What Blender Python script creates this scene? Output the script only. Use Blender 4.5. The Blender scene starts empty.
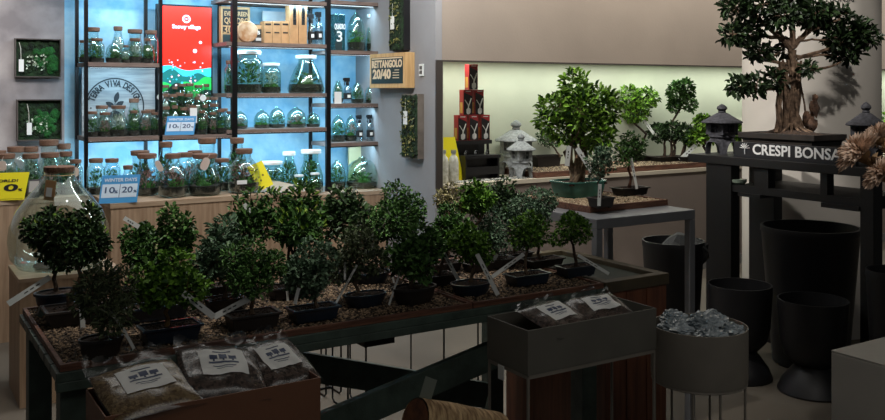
import bpy, math, random
from mathutils import Vector, Matrix, noise
PI = math.pi
sc = bpy.context.scene
COL = sc.collection
rng = random.Random(7)

# ------------------------------------------------------------ camera and the measuring helpers
HE = 1.6
TH = math.atan(562.5/900)
SF, CF = math.sin(TH), math.cos(TH)
def PX(u, v=None, x=None, y=None, z=None, Z=None):
    """world point on the ray of image position (u,v) cut by one plane"""
    t = (u-442.5)/900
    dx, dy = SF+t*CF, CF-t*SF
    dz = 0 if v is None else -(v-90)/900
    if Z is None:
        if x is not None: Z = x/dx
        elif y is not None: Z = y/dy
        else: Z = (z-HE)/dz
    return Vector((dx*Z, dy*Z, HE+dz*Z))
def DEP(p): return SF*p[0]+CF*p[1]
def VROW(p): return 90+900*(HE-p[2])/DEP(p)

cam = bpy.data.objects.new('camera', bpy.data.cameras.new('camera'))
COL.objects.link(cam)
cam.location = (0, 0, HE); cam.rotation_euler = (PI/2, 0, -TH)
cam.data.sensor_width = 36; cam.data.lens = 36*900/885
cam.data.shift_y = -120/885
cam.data.clip_start = 0.05
sc.camera = cam
sc.view_settings.view_transform = 'Standard'; sc.view_settings.look = 'None'
sc.view_settings.gamma = 1; sc.view_settings.exposure = 0
try:
    sc.cycles.transparent_max_bounces = 32
    sc.cycles.max_bounces = 8
    sc.cycles.use_denoising = True
    sc.cycles.sample_clamp_indirect = 4
except Exception: pass

# ------------------------------------------------------------ materials
def srgb(r, g, b):
    f = lambda c: (c/255/12.92) if c <= 10 else ((c/255+0.055)/1.055)**2.4
    return (f(r), f(g), f(b), 1)
MATS = {}
def mat(name, col, rough=0.6, metal=0, var=0.0, scale=8, col2=None, kind='noise', bump=0.0, bscale=60, emit=None, stretch=None, spec=0.5, trans=0):
    if name in MATS: return MATS[name]
    m = bpy.data.materials.new(name); m.use_nodes = True
    nt = m.node_tree; N = nt.nodes; L = nt.links
    p = N['Principled BSDF']
    p.inputs['Roughness'].default_value = rough; p.inputs['Metallic'].default_value = metal
    p.inputs['Specular IOR Level'].default_value = spec
    c = srgb(*col)
    p.inputs['Base Color'].default_value = c
    if trans: p.inputs['Subsurface Weight'].default_value = 0
    tc = N.new('ShaderNodeTexCoord'); mp = N.new('ShaderNodeMapping')
    L.new(tc.outputs['Object'], mp.inputs['Vector'])
    if stretch: mp.inputs['Scale'].default_value = stretch
    if col2 is not None or var:
        if col2 is None:
            col2 = tuple(max(0, min(255, k*(1-var))) for k in col)
        rp = N.new('ShaderNodeValToRGB')
        rp.color_ramp.elements[0].color = srgb(*col2); rp.color_ramp.elements[1].color = c
        if kind == 'noise':
            t = N.new('ShaderNodeTexNoise'); t.inputs['Scale'].default_value = scale; t.inputs['Detail'].default_value = 6
            L.new(mp.outputs[0], t.inputs['Vector']); src = t.outputs['Fac']
            rp.color_ramp.elements[0].position = .35; rp.color_ramp.elements[1].position = .65
        elif kind == 'voronoi':
            t = N.new('ShaderNodeTexVoronoi'); t.inputs['Scale'].default_value = scale
            L.new(mp.outputs[0], t.inputs['Vector'])
            s = N.new('ShaderNodeSeparateColor'); L.new(t.outputs['Color'], s.inputs[0]); src = s.outputs[0]
        elif kind == 'island':
            t = N.new('ShaderNodeNewGeometry'); src = t.outputs['Random Per Island']
            rp.color_ramp.elements[0].position = .1; rp.color_ramp.elements[1].position = .9
        L.new(src, rp.inputs['Fac']); L.new(rp.outputs['Color'], p.inputs['Base Color'])
    if bump:
        t2 = N.new('ShaderNodeTexNoise'); t2.inputs['Scale'].default_value = bscale; t2.inputs['Detail'].default_value = 5
        L.new(mp.outputs[0], t2.inputs['Vector'])
        b = N.new('ShaderNodeBump'); b.inputs['Strength'].default_value = bump; b.inputs['Distance'].default_value = .01
        L.new(t2.outputs['Fac'], b.inputs['Height']); L.new(b.outputs['Normal'], p.inputs['Normal'])
    if emit:
        p.inputs['Emission Color'].default_value = c; p.inputs['Emission Strength'].default_value = emit
    MATS[name] = m
    return m
def glass_mat(name, tint=(238, 248, 246), edge=(225, 240, 240), k=.9, base=.09, rough=.07):
    if name in MATS: return MATS[name]
    m = bpy.data.materials.new(name); m.use_nodes = True
    nt = m.node_tree; N = nt.nodes; L = nt.links
    N.remove(N['Principled BSDF']); out = N['Material Output']
    tr = N.new('ShaderNodeBsdfTransparent'); tr.inputs[0].default_value = srgb(*tint)
    gl = N.new('ShaderNodeBsdfGlossy'); gl.inputs['Roughness'].default_value = rough; gl.inputs['Color'].default_value = srgb(*edge)
    lw = N.new('ShaderNodeLayerWeight'); lw.inputs['Blend'].default_value = .5
    pw = N.new('ShaderNodeMath'); pw.operation = 'POWER'; pw.inputs[1].default_value = 2.2
    ml = N.new('ShaderNodeMath'); ml.operation = 'MULTIPLY_ADD'; ml.inputs[1].default_value = k; ml.inputs[2].default_value = base
    mx = N.new('ShaderNodeMixShader')
    L.new(lw.outputs['Facing'], pw.inputs[0]); L.new(pw.outputs[0], ml.inputs[0]); L.new(ml.outputs[0], mx.inputs[0])
    L.new(tr.outputs[0], mx.inputs[1]); L.new(gl.outputs[0], mx.inputs[2]); L.new(mx.outputs[0], out.inputs[0])
    MATS[name] = m
    return m
def leaf_mat(name, dark, light, rough=.45):
    return mat(name, light, rough=rough, col2=dark, kind='island', spec=.35)

# ------------------------------------------------------------ mesh builder
class MB:
    def __init__(s): s.v = []; s.f = []; s.m = []
    def add(s, vs, fs, mi=0):
        o = len(s.v); s.v += [tuple(p) for p in vs]
        s.f += [tuple(o+i for i in f) for f in fs]; s.m += [mi]*len(fs)
    def box(s, lo, hi, mi=0, M=None):
        x0, y0, z0 = lo; x1, y1, z1 = hi
        vs = [Vector(p) for p in ((x0,y0,z0),(x1,y0,z0),(x1,y1,z0),(x0,y1,z0),(x0,y0,z1),(x1,y0,z1),(x1,y1,z1),(x0,y1,z1))]
        if M is not None: vs = [M @ p for p in vs]
        s.add(vs, [(0,3,2,1),(4,5,6,7),(0,1,5,4),(1,2,6,5),(2,3,7,6),(3,0,4,7)], mi)
        return s
    def bar(s, a, b, w, h, mi=0, up=(0,0,1)):
        a = Vector(a); b = Vector(b); d = b-a; l = d.length; d.normalize()
        r = d.cross(Vector(up))
        if r.length < 1e-4: r = d.cross(Vector((1,0,0)))
        r.normalize(); q = r.cross(d)
        M = Matrix((( r.x,d.x,q.x,a.x),(r.y,d.y,q.y,a.y),(r.z,d.z,q.z,a.z),(0,0,0,1)))
        return s.box((-w/2,0,-h/2), (w/2,l,h/2), mi, M)
    def tube(s, pts, rad, n=6, mi=0):
        pts = [Vector(p) for p in pts]
        if not isinstance(rad, (list, tuple)): rad = [rad]*len(pts)
        vs = []; fs = []; ref = None
        for i, p in enumerate(pts):
            d = (pts[min(i+1, len(pts)-1)]-pts[max(i-1, 0)])
            if d.length < 1e-7: d = Vector((0,0,1))
            d.normalize()
            if ref is None:
                ref = d.cross(Vector((0.13,0.31,0.94)))
                if ref.length < .1: ref = d.cross(Vector((1,0,0)))
            ref = (ref - d*ref.dot(d)); ref.normalize(); q = d.cross(ref)
            for k in range(n):
                a = 2*PI*k/n
                vs.append(p+(ref*math.cos(a)+q*math.sin(a))*rad[i])
        for i in range(len(pts)-1):
            for k in range(n):
                fs.append((i*n+k, i*n+(k+1)%n, (i+1)*n+(k+1)%n, (i+1)*n+k))
        fs.append(tuple(range(n-1,-1,-1))); fs.append(tuple((len(pts)-1)*n+k for k in range(n)))
        s.add(vs, fs, mi); return s
    def lathe(s, prof, n=24, c=(0,0,0), sx=1, sy=1, mi=0, cap0=True, cap1=True, rot=0):
        vs = []; fs = []
        for r, z in prof:
            for k in range(n):
                a = 2*PI*k/n+rot
                vs.append((c[0]+r*math.cos(a)*sx, c[1]+r*math.sin(a)*sy, c[2]+z))
        for i in range(len(prof)-1):
            for k in range(n):
                fs.append((i*n+k, i*n+(k+1)%n, (i+1)*n+(k+1)%n, (i+1)*n+k))
        if cap0: fs.append(tuple(range(n-1,-1,-1)))
        if cap1: fs.append(tuple((len(prof)-1)*n+k for k in range(n)))
        s.add(vs, fs, mi); return s
    def leaf(s, p, ax, nrm, L, W, mi=0):
        ax = Vector(ax).normalized(); nrm = Vector(nrm)
        sd = ax.cross(nrm)
        if sd.length < 1e-3: sd = ax.cross(Vector((.3,.9,.1)))
        sd.normalize(); up = sd.cross(ax)
        p = Vector(p); h = W*.28
        a = p+ax*L*.35; b = p+ax*L*.72; t = p+ax*L-up*L*.12
        vs = [p, a+sd*W*.5+up*h, b+sd*W*.42+up*h*.8, t, b-sd*W*.42+up*h*.8, a-sd*W*.5+up*h]
        s.add(vs, [(0,1,2,3),(0,3,4,5)], mi)
    def pebble(s, p, r, mi=0):
        ax = [r*rng.uniform(.6,1.4), r*rng.uniform(.6,1.4), r*rng.uniform(.4,.8)]
        q = Matrix.Rotation(rng.uniform(0,PI),3,'Z') @ Matrix.Rotation(rng.uniform(-.5,.5),3,'X')
        vs = [Vector(p)+q@Vector(d) for d in ((ax[0],0,0),(-ax[0],0,0),(0,ax[1],0),(0,-ax[1],0),(0,0,ax[2]),(0,0,-ax[2]))]
        s.add(vs, [(0,2,4),(2,1,4),(1,3,4),(3,0,4),(2,0,5),(1,2,5),(3,1,5),(0,3,5)], mi)
    def blob(s, c, r, seed=0, n=14, amp=.15, fr=2.0, mi=0, flat=None):
        vs = []; fs = []; m = n//2+1
        for i in range(m+1):
            th = PI*i/m
            for k in range(n):
                a = 2*PI*k/n
                d = Vector((math.sin(th)*math.cos(a), math.sin(th)*math.sin(a), math.cos(th)))
                q = 1+amp*noise.noise(d*fr+Vector((seed*3.1, seed*1.7, 0)))*2
                z = d.z*r[2]*q
                if flat is not None: z = max(z, flat)
                vs.append((c[0]+d.x*r[0]*q, c[1]+d.y*r[1]*q, c[2]+z))
        for i in range(m):
            for k in range(n):
                fs.append((i*n+k, (i+1)*n+k, (i+1)*n+(k+1)%n, i*n+(k+1)%n))
        s.add(vs, fs, mi)
    def build(s, name, mats, parent=None, smooth=False, bevel=0, loc=None):
        me = bpy.data.meshes.new(name); me.from_pydata(s.v, [], s.f)
        if not isinstance(mats, (list, tuple)): mats = [mats]
        for m in mats: me.materials.append(m)
        me.polygons.foreach_set('material_index', s.m)
        if smooth:
            me.polygons.foreach_set('use_smooth', [True]*len(s.f))
            try: me.set_sharp_from_angle(angle=math.radians(42))
            except Exception: pass
        me.update()
        o = bpy.data.objects.new(name, me); COL.objects.link(o)
        if parent is not None: o.parent = parent
        if loc is not None: o.location = loc
        if bevel:
            b = o.modifiers.new('bevel', 'BEVEL'); b.width = bevel; b.segments = 2; b.limit_method = 'ANGLE'
        return o
def thing(name, label, cat, loc=(0,0,0), rotz=0, group=None):
    o = bpy.data.objects.new(name, None); COL.objects.link(o); o.empty_display_size = .05
    o.location = loc; o.rotation_euler = (0,0,rotz); o['label'] = label; o['category'] = cat
    if group: o['group'] = group
    return o
def tag(o, label, cat, group=None, kind=None):
    if label: o['label'] = label
    if cat: o['category'] = cat
    if group: o['group'] = group
    if kind: o['kind'] = kind
    return o
def struct(name, mb, m, **k):
    o = mb.build(name, m, **k); o['kind'] = 'structure'; return o
def dup(root, label, loc, scale=(1,1,1), rotz=0, group=None):
    r = root.copy(); COL.objects.link(r); r.location = loc; r.scale = scale; r.rotation_euler = (0,0,rotz)
    r['label'] = label
    if group: r['group'] = group
    for ch in list(root.children):
        c = ch.copy(); COL.objects.link(c); c.parent = r
        for g in ch.children:
            d = g.copy(); COL.objects.link(d); d.parent = c
    return r
FACE_Y = Matrix.Rotation(PI/2, 4, 'X')                                   # writing seen from the -y side
FACE_X = Matrix.Rotation(-PI/2, 4, 'Z') @ Matrix.Rotation(PI/2, 4, 'X')  # writing seen from the -x side
def text_verts(s, size, width=None, bold=0.0, ext=0.0006):
    cu = bpy.data.curves.new('t', 'FONT'); cu.body = s; cu.size = size; cu.extrude = ext; cu.offset = bold
    cu.align_x = 'CENTER'; cu.align_y = 'CENTER'; cu.resolution_u = 3
    o = bpy.data.objects.new('t', cu); COL.objects.link(o)
    dg = bpy.context.evaluated_depsgraph_get(); dg.update()
    me = bpy.data.meshes.new_from_object(o.evaluated_get(dg))
    vs = [v.co.copy() for v in me.vertices]; fs = [tuple(p.vertices) for p in me.polygons]
    bpy.data.objects.remove(o); bpy.data.curves.remove(cu); bpy.data.meshes.remove(me)
    if width and vs:
        w = max(p.x for p in vs)-min(p.x for p in vs); k = width/w
        vs = [Vector((p.x*k, p.y, p.z)) for p in vs]
    return vs, fs
def add_text(mb, s, size, at, R=FACE_Y, width=None, bold=0.0, mi=0, ext=.0006):
    vs, fs = text_verts(s, size, width, bold, ext)
    M = Matrix.Translation(Vector(at)) @ R
    mb.add([M @ v for v in vs], fs, mi)

# palette
BLACKM = mat('black_metal', (22,22,24), .45, .6, var=.2)
BLACKP = mat('black_plastic', (20,20,22), .35)
DKGREEN = mat('dark_green_paint', (74,90,82), .5, var=.25, scale=14, bump=.15)
WOODF = mat('oak_laminate', (170,144,118), .5, col2=(144,118,94), scale=5, stretch=(9,9,.7))
WOODT = mat('oak_top', (180,158,134), .4, col2=(156,132,108), scale=5, stretch=(.7,9,9))
SHELFW = mat('shelf_board', (128,110,102), .55, var=.2, scale=10, stretch=(1,8,8))
CORK = mat('cork', (136,104,84), .85, col2=(88,62,50), scale=90, bump=.3)
WHITEP = mat('white_plastic', (225,228,225), .4, var=.05)
LABELW = mat('white_label', (228,230,228), .6)
SOIL = mat('potting_soil', (70,52,40), .95, col2=(32,24,18), scale=120, kind='voronoi', bump=.6, bscale=200)
SOILD = mat('terrarium_soil', (58,50,42), .95, col2=(20,18,16), scale=40, kind='voronoi')
MOSS = mat('moss_cushion', (72,120,42), .95, col2=(28,62,20), scale=30, bump=.8, bscale=90)
LEAFG = leaf_mat('terrarium_leaves', (30,66,30), (96,150,66))
LEAFR = leaf_mat('pink_fittonia', (60,100,50), (225,160,165))
LEAFP = leaf_mat('pale_leaves', (60,100,60), (225,232,215))
GLASS = glass_mat('clear_glass')
GLASSG = glass_mat('greenish_glass', tint=(226,242,233), k=.9, base=.10, rough=.07)
BARK = mat('grey_bark', (116,98,80), .9, col2=(66,52,40), scale=40, bump=.6, bscale=70)
BARKD = mat('dark_bark', (78,60,48), .9, col2=(38,28,22), scale=40, bump=.6, bscale=70)
KRAFT = mat('kraft_card', (186,144,100), .75, var=.08, scale=20)
INK = mat('black_ink', (18,20,20), .6)
# ------------------------------------------------------------ the setting
M_FLOOR = mat('pale_floor', (104,97,87), .5, col2=(94,87,78), scale=1.2, bump=.05, bscale=8, spec=.25)
M_CONC = mat('grey_concrete', (166,160,160), .85, col2=(122,116,118), scale=3.4, bump=.35, bscale=7)
M_BLUEW = mat('pale_blue_plaster', (160,198,216), .8, col2=(118,172,204), scale=7, bump=.5, bscale=22)
M_BEIGE = mat('beige_wall', (150,138,126), .85, var=.05, scale=2, bump=.1)
M_TAUPE = mat('taupe_wall', (126,114,106), .8, var=.05, scale=2, bump=.08)
M_NICHE = mat('niche_cream', (206,208,190), .75, var=.04, scale=3, bump=.06)
M_GREYC = mat('grey_column_paint', (142,142,144), .75, var=.06, scale=3, bump=.08)
M_PILLAR = mat('white_column_paint', (184,178,170), .7, var=.03, scale=3)
M_CEIL = mat('ceiling_white', (180,178,172), .9)
LEDM = mat('led_diffuser', (225,242,250), .4, emit=2.2)
LEDW = mat('warm_led_diffuser', (246,252,224), .4, emit=2.6)

YW = 6.9; XC = 3.44; YN = 5.6; YNB = 6.15; ZL, ZT = .905, 1.82
struct('floor', MB().box((-4,-1.5,-.1),(12,7.4,0)), M_FLOOR)
struct('ceiling', MB().box((-4,-1.5,3.1),(12,7.4,3.2)), M_CEIL)
struct('wall_back', MB().box((-4,YW,0),(1.12,YW+.15,3.1)), M_CONC)
struct('wall_rack', MB().box((1.12,YW,0),(XC+.4,YW+.15,3.1)), M_BLUEW)
struct('wall_column', MB().box((XC,YN,0),(XC+.055,YW,3.1)), M_GREYC)
m = MB(); m.box((XC+.056,YN,ZT),(12,YN+.12,3.1)); struct('wall_upper', m, M_BEIGE)
m = MB(); m.box((XC+.056,YN,0),(12,YNB,ZL-.03)); struct('wall_lower', m, M_TAUPE)
m = MB(); m.box((XC+.056,YNB,ZL-.03),(12,YNB+.1,ZT+.1)); m.box((XC+.055,YN+.12,ZT+.02),(12,YNB,ZT+.06)); m.box((XC+.055,YN+.005,ZL-.03),(XC+.07,YNB,ZT+.02))
struct('wall_niche', m, M_NICHE)
m = MB(); m.box((XC+.07,YN-.012,ZL-.03),(12,YNB,ZL)); struct('trim_1', m, mat('ledge_board',(206,196,176),.5,var=.06,scale=4,stretch=(1,8,8)))
m = MB(); m.box((XC+.055,YN-.012,ZT-.012),(12,YN,ZT)); m.box((XC-.0,YN-.012,ZL-.03),(XC+.055,YN+.003,ZT)); struct('trim_2', m, mat('dark_trim',(60,54,50),.5))
m = MB(); m.box((XC+.055,YN-.014,0),(12,YN,.09)); struct('baseboard_right', m, mat('grey_base',(120,118,116),.6))
# round column with the shop lettering
PC = PX(810, 130, Z=6.2); PR = .445
m = MB(); m.lathe([(PR,0),(PR,3.1)], n=64, c=(PC.x,PC.y,0), cap0=False, cap1=False)
col = m.build('pillar', M_PILLAR, smooth=True); col['kind'] = 'structure'
def pillar_text():
    vs, fs = text_verts('CRESPI BONSAI', .052, .31, .0005, .001)
    mid = PX(826, 1, Z=5.85); a0 = math.atan2(mid.y-PC.y, mid.x-PC.x)
    out = []
    for p in vs:
        a = a0 - 0.0 + p.x/PR
        r = PR+.0012+p.z
        out.append((PC.x+r*math.cos(a), PC.y+r*math.sin(a), mid.z+.0+p.y))
    b = MB(); b.add(out, fs); return b
tag(pillar_text().build('shop_lettering', INK), 'dark shop name lettering high on the pale round column', 'lettering')

# ------------------------------------------------------------ light
def area(name, loc, sx, sy, power, col, rot=(0,0,0), spread=PI):
    l = bpy.data.lights.new(name, 'AREA'); l.shape = 'RECTANGLE'; l.size = sx; l.size_y = sy; l.energy = power; l.color = col; l.spread = spread
    o = bpy.data.objects.new(name, l); COL.objects.link(o); o.location = loc; o.rotation_euler = rot; return o
def spot(name, loc, to, power, col, ang=60, blend=.6, r=.04):
    l = bpy.data.lights.new(name, 'SPOT'); l.energy = power; l.color = col; l.spot_size = math.radians(ang); l.spot_blend = blend; l.shadow_soft_size = r
    o = bpy.data.objects.new(name, l); COL.objects.link(o); o.location = loc
    d = Vector(to)-Vector(loc); o.rotation_euler = d.to_track_quat('-Z','Y').to_euler(); return o
w = bpy.data.worlds.new('world'); sc.world = w; w.use_nodes = True
w.node_tree.nodes['Background'].inputs[0].default_value = (.9,.95,1,1); w.node_tree.nodes['Background'].inputs[1].default_value = .045
NEUT = (1,.95,.88); COOL = (.5,.8,1)
area('niche_light', ((XC+11)/2, YN+.30, ZT+.012), 7.4, .06, 38, (.93,1,.87))
spot('ceiling_or_fill_spot', (.3,5.6,3.0), (-.1,6.9,1.9), 85, (1,.96,.92), 80)
spot('ceiling_or_fill_spot', (1.9,4.9,3.0), (3.44,6.2,1.5), 75, NEUT, 60)
spot('ceiling_or_fill_spot', (5.4,4.0,3.0), (5.2,5.6,2.2), 210, NEUT, 80)
spot('ceiling_or_fill_spot', (8.6,4.2,3.0), (8.6,5.6,2.2), 120, NEUT, 90)
spot('ceiling_or_fill_spot', (3.0,3.9,3.05), (5.1,3.6,1.6), 260, NEUT, 48)
spot('ceiling_or_fill_spot', (2.3,3.0,3.05), (3.0,3.5,1.2), 85, NEUT, 40)
spot('ceiling_or_fill_spot', (1.0,2.3,3.05), (.95,3.35,.95), 105, NEUT, 44)  # added spot that brightens the left bonsai canopies, no fixture known
spot('ceiling_or_fill_spot', (2.0,2.5,3.05), (1.9,3.45,.95), 130, NEUT, 44)  # added likewise for the canopies on the right of the table
spot('ceiling_or_fill_spot', (1.4,4.2,3.05), (1.6,6.0,.9), 40, NEUT, 60)
spot('ceiling_or_fill_spot', (2.5,1.3,3.05), (3.15,2.1,1.36), 60, NEUT, 15)  # narrow fill added to lift the dried flowers
area('wall_fill', (5.9,4.75,3.02), 4.6, .12, 48, NEUT, (math.radians(48),0,0))  # added wash that brightens the beige upper wall
area('rack_fill', (1.9,5.05,3.05), 3.4, .10, 55, (.97,.98,1), (math.radians(38),0,0))  # added fill: puts streaks on the glass and lights the jar contents
area('overhead_fill', (2.2,4.4,3.08), 4, 1.0, 20, NEUT)  # broad unseen fill added above the table
area('overhead_fill', (1.6,.2,3.08), 4, 1.2, 15, NEUT)  # weak front fill added for planters, apron and chest
spot('ceiling_or_fill_spot', (4.0,1.9,3.05), (5.0,3.6,1.7), 95, NEUT, 46)  # second spot added from the right to even out the round column

# ------------------------------------------------------------ shelving rack on the back wall
YF, YB = 6.5, 6.86
def xf(u, y=YF): return PX(u, y=y).x
XA, XB_, XCc, XD = xf(86), xf(160.5), xf(234), xf(328)
XE = XC-.004
rack = thing('shelving_rack', 'tall black metal shelving rack with grey wood shelves against the blue wall', 'shelving', (0,0,0))
SHX = 0
def post(x, y, z0=.9, z1=2.75, w=.024):
    MB().box((x-w/2,y-w/2,z0),(x+w/2,y+w/2,z1)).build('post', BLACKM, rack)
for x in (XA, XB_): post(x, YF)
post(XCc, YF, .9, 2.75, .04)
post(XD, YF, .8, 2.75, .034)
for x in (XA, XB_-.02, XCc-.0, XD): post(x, YB-.02, .9 if x<2.5 else .8)
LEV = {'A':[1.79,1.275], 'B':[1.275], 'C':[2.29,1.958,1.575,1.305], 'D':[2.31,1.915,1.49,1.18]}
BX = {'A':(XA,XB_), 'B':(XB_,XCc), 'C':(XCc-.06,XD), 'D':(XD,XE)}
for b, lv in LEV.items():
    x0, x1 = BX[b]
    for z in lv:
        MB().box((x0,YF-.012,z-.028),(x1,YB,z)).build('shelf', SHELFW, rack)
        MB().box((x0,YF-.014,z-.036),(x1,YF-.004,z-.0285)).build('shelf_rail', BLACKM, rack)
        MB().box((x0+.03,YF+.01,z-.036),(x1-.03,YF+.03,z-.0285)).build('light_strip', LEDM, rack)
        area('shelf_light', ((x0+x1)/2, YF+.06, z-.04), x1-x0-.06, .03, 4.4*(x1-x0), COOL, (math.radians(32),0,0))
# top strips out of frame that wash the wall
for x0, x1 in ((XA,XB_),(XB_,XCc)):
    MB().box((x0,YF-.012,2.38),(x1,YB,2.41)).build('shelf', SHELFW, rack)
    area('shelf_light', ((x0+x1)/2, YF+.08, 2.36), x1-x0-.05, .03, 6*(x1-x0), COOL, (math.radians(30),0,0))
area('counter_light', ((XA+XCc)/2, YF+.06, 1.235), XCc-XA-.1, .03, 2.6, COOL, (math.radians(25),0,0))
MB().box((XA,YB-.012,1.27-.02),(XCc,YB+.0,1.27)).build('rear_rail', BLACKM, rack)

# round-logo wood panel behind the lower left bay
def disc_ring(mb, c, r0, r1, n=64, a0=0, a1=2*PI, mi=0, t=.002):
    vs = []; fs = []
    for i in range(n+1):
        a = a0+(a1-a0)*i/n
        for r in (r0, r1): vs.append((c[0]+r*math.cos(a), c[1], c[2]+r*math.sin(a)))
        for r in (r0, r1): vs.append((c[0]+r*math.cos(a), c[1]+t, c[2]+r*math.sin(a)))
    for i in range(n):
        k = i*4; q = k+4
        fs += [(k,k+1,q+1,q),(k+2,q+2,q+3,k+3),(k+1,k+3,q+3,q+1),(k,q,q+2,k+2)]
    mb.add(vs, fs, mi)
yp = 6.8
pl = thing('logo_panel', 'pale grey wood panel with a round plant logo behind the terrariums', 'sign', (0,0,0))
x0, x1 = PX(82,y=yp).x, PX(155,y=yp).x
z0, z1 = 1.272, PX(120,66,y=yp).z
MB().box((x0,yp,z0),(x1,yp+.02,z1)).build('board', mat('pale_grey_wood',(172,178,180),.6,col2=(140,146,150),scale=6,stretch=(1,8,9)), pl)
lg = MB(); cpt = PX(115, 106.5, y=yp-.004); RL = 28.6*DEP(cpt)/900
disc_ring(lg, cpt, RL*.955, RL)
s = 'TERRA VIVA DESIGN'
for i, ch in enumerate(s):
    if ch == ' ': continue
    a = math.radians(161-(i)*(142/(len(s)-1)))
    q = (cpt.x+RL*.80*math.cos(a), cpt.y, cpt.z+RL*.80*math.sin(a))
    add_text(lg, ch, .064, q, FACE_Y @ Matrix.Rotation(a-PI/2,4,'Z') @ Matrix.Diagonal((.7,1,1,1)), bold=.0022)
s2 = 'LIVING GREEN'
disc_ring(lg, (cpt.x-RL*.8,cpt.y,cpt.z-.01), 0, .006, 12)
def flat_leaf(mb, c, ang, L, W):
    vs = []; n = 12
    for i in range(n+1):
        t = i/n; w = W*math.sin(PI*t)**.8
        for sgn in (-1,1):
            x = L*t; z = sgn*w/2
            vs.append((c[0]+x*math.cos(ang)-z*math.sin(ang), c[1], c[2]+x*math.sin(ang)+z*math.cos(ang)))
    mb.add(vs, [(2*i,2*i+2,2*i+3,2*i+1) for i in range(n)])
lc = (cpt.x+.0, cpt.y-.001, cpt.z-.005)
for a, L in ((35,.075),(75,.085),(150,.075)): flat_leaf(lg, (lc[0],lc[1],lc[2]+(.03 if a==75 else 0)), math.radians(a), L, .036)
lg.box((lc[0]-.003,cpt.y-.001,lc[2]-.045),(lc[0]+.003,cpt.y+.001,lc[2]+.03))
disc_ring(lg, (lc[0],cpt.y,lc[2]-.075), .0, .05, 24, 0, PI)
lg.build('logo', mat('dark_print',(44,52,58),.7), pl)

# portrait screen
ys = 6.78
sx0, sx1 = PX(162.5,y=ys).x, PX(211,y=ys).x; sz1 = PX(187,7,y=ys).z; sz0 = 1.30
scr = thing('advertising_screen', 'portrait advertising screen glowing red above a winter mountain scene', 'screen', (0,0,0))
MB().box((sx0-.04,ys,sz0-.03),(sx1+.012,ys+.05,sz1+.015)).build('bezel', BLACKP, scr)
def emis(name, c, e=1.0): return mat(name, c, .4, emit=e)
pic = MB(); W = sx1-sx0; H = sz1-sz0
pic.box((sx0,ys-.004,sz0),(sx1,ys,sz1), 0)
def hills(base, amp, seed, mi, yy, top=None):
    n = 24; vs = []
    for i in range(n+1):
        x = sx0+W*i/n
        h = base+amp*(noise.noise(Vector((i*.11,seed,0))))
        vs += [(x,yy,sz0),(x,yy,sz0+H*h)]
    pic.add(vs, [(2*i,2*i+2,2*i+3,2*i+1) for i in range(n)], mi)
hills(.50,.04,1.3,1,ys-.005); hills(.45,.09,5.1,2,ys-.006); hills(.40,.16,9.7,3,ys-.007); hills(.34,.2,3.3,4,ys-.008)
for _i in range(46):
    u_ = rng.uniform(167,208); v_ = rng.uniform(60,100); disc_ring(pic, PX(u_,v_,y=ys-.0085), 0, rng.uniform(.003,.009), 7, mi=5 if _i%2 else 1)
cc = PX(186.5,19,y=ys-.006)
disc_ring(pic, cc, .018, .031, 24, mi=5); disc_ring(pic, cc, 0, .007, 12, mi=5)
add_text(pic, 'Snowy village', .042, PX(186.5,27,y=ys-.006), width=.215, bold=.0016, mi=5)
for u, v, r in ((200.5,42.5,.012),(195,51,.016)): disc_ring(pic, PX(u,v,y=ys-.009), 0, r, 16, mi=5)
pic.build('display', [emis('screen_red',(235,38,22),1), emis('screen_blue',(60,190,220),.9), emis('screen_teal',(20,110,110),.7), emis('screen_green',(40,190,90),.7), emis('screen_dark',(14,50,44),.6), emis('screen_pink',(255,205,225),1)], scr)

# ------------------------------------------------------------ counters
def oak_box(name, label, cat, lo, hi, t=.03, top=WOODT, front=WOODF):
    r = thing(name, label, cat, (0,0,0))
    MB().box((lo[0]+.004,lo[1]+.004,0),(hi[0]-.004,hi[1],hi[2]-t)).build('body', front, r)
    MB().box((lo[0],lo[1],hi[2]-t),(hi[0],hi[1],hi[2])).build('countertop', top, r)
    return r
XBL = 1.2; XBR = 2.6
oak_box('counter', 'oak counter along the grey wall behind the big empty glass bottle', 'counter', (-1.6,6.3,0),(XBL-.004,YW-.003,.9))
oak_box('counter', 'oak counter block jutting forward under the crowded cork-lidded terrariums', 'counter', (XBL,5.77,0),(XBR-.004,YW-.003,.9))
oak_box('counter', 'low oak counter below the right-hand shelves next to the grey wall', 'counter', (XBR,6.34,0),(XC-.003,YW-.003,.8))
oak_box('plinth', 'low oak plinth carrying the big glass bottle', 'plinth', (.59,4.95,0),(1.09,5.39,.65), t=.02)

# ------------------------------------------------------------ jars
PROF = {
 'bowl': [(.30,0),(.42,.03),(.485,.12),(.5,.30),(.48,.46),(.40,.62),(.28,.72),(.21,.78),(.20,.86),(.22,.88)],
 'cyl':  [(.42,0),(.47,.02),(.49,.08),(.49,.66),(.45,.74),(.34,.80),(.33,.87),(.35,.89)],
 'bell': [(.44,0),(.49,.04),(.5,.12),(.43,.36),(.32,.60),(.22,.76),(.2,.86),(.22,.88)],
 'pear': [(.38,0),(.46,.03),(.5,.14),(.49,.34),(.42,.52),(.33,.64),(.30,.72),(.30,.86),(.33,.88)],
 'dome': [(.40,0),(.47,.05),(.5,.2),(.49,.45),(.42,.68),(.28,.85),(.12,.93),(.09,.97),(.1,1.0)],
}
LIDR = {'bowl':.25,'cyl':.37,'bell':.25,'pear':.36}
def rad_at(prof, z):
    for (r0,z0),(r1,z1) in zip(prof, prof[1:]):
        if z0 <= z <= z1: return r0+(r1-r0)*(z-z0)/max(1e-6,z1-z0)
    return prof[-1][0]
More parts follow.
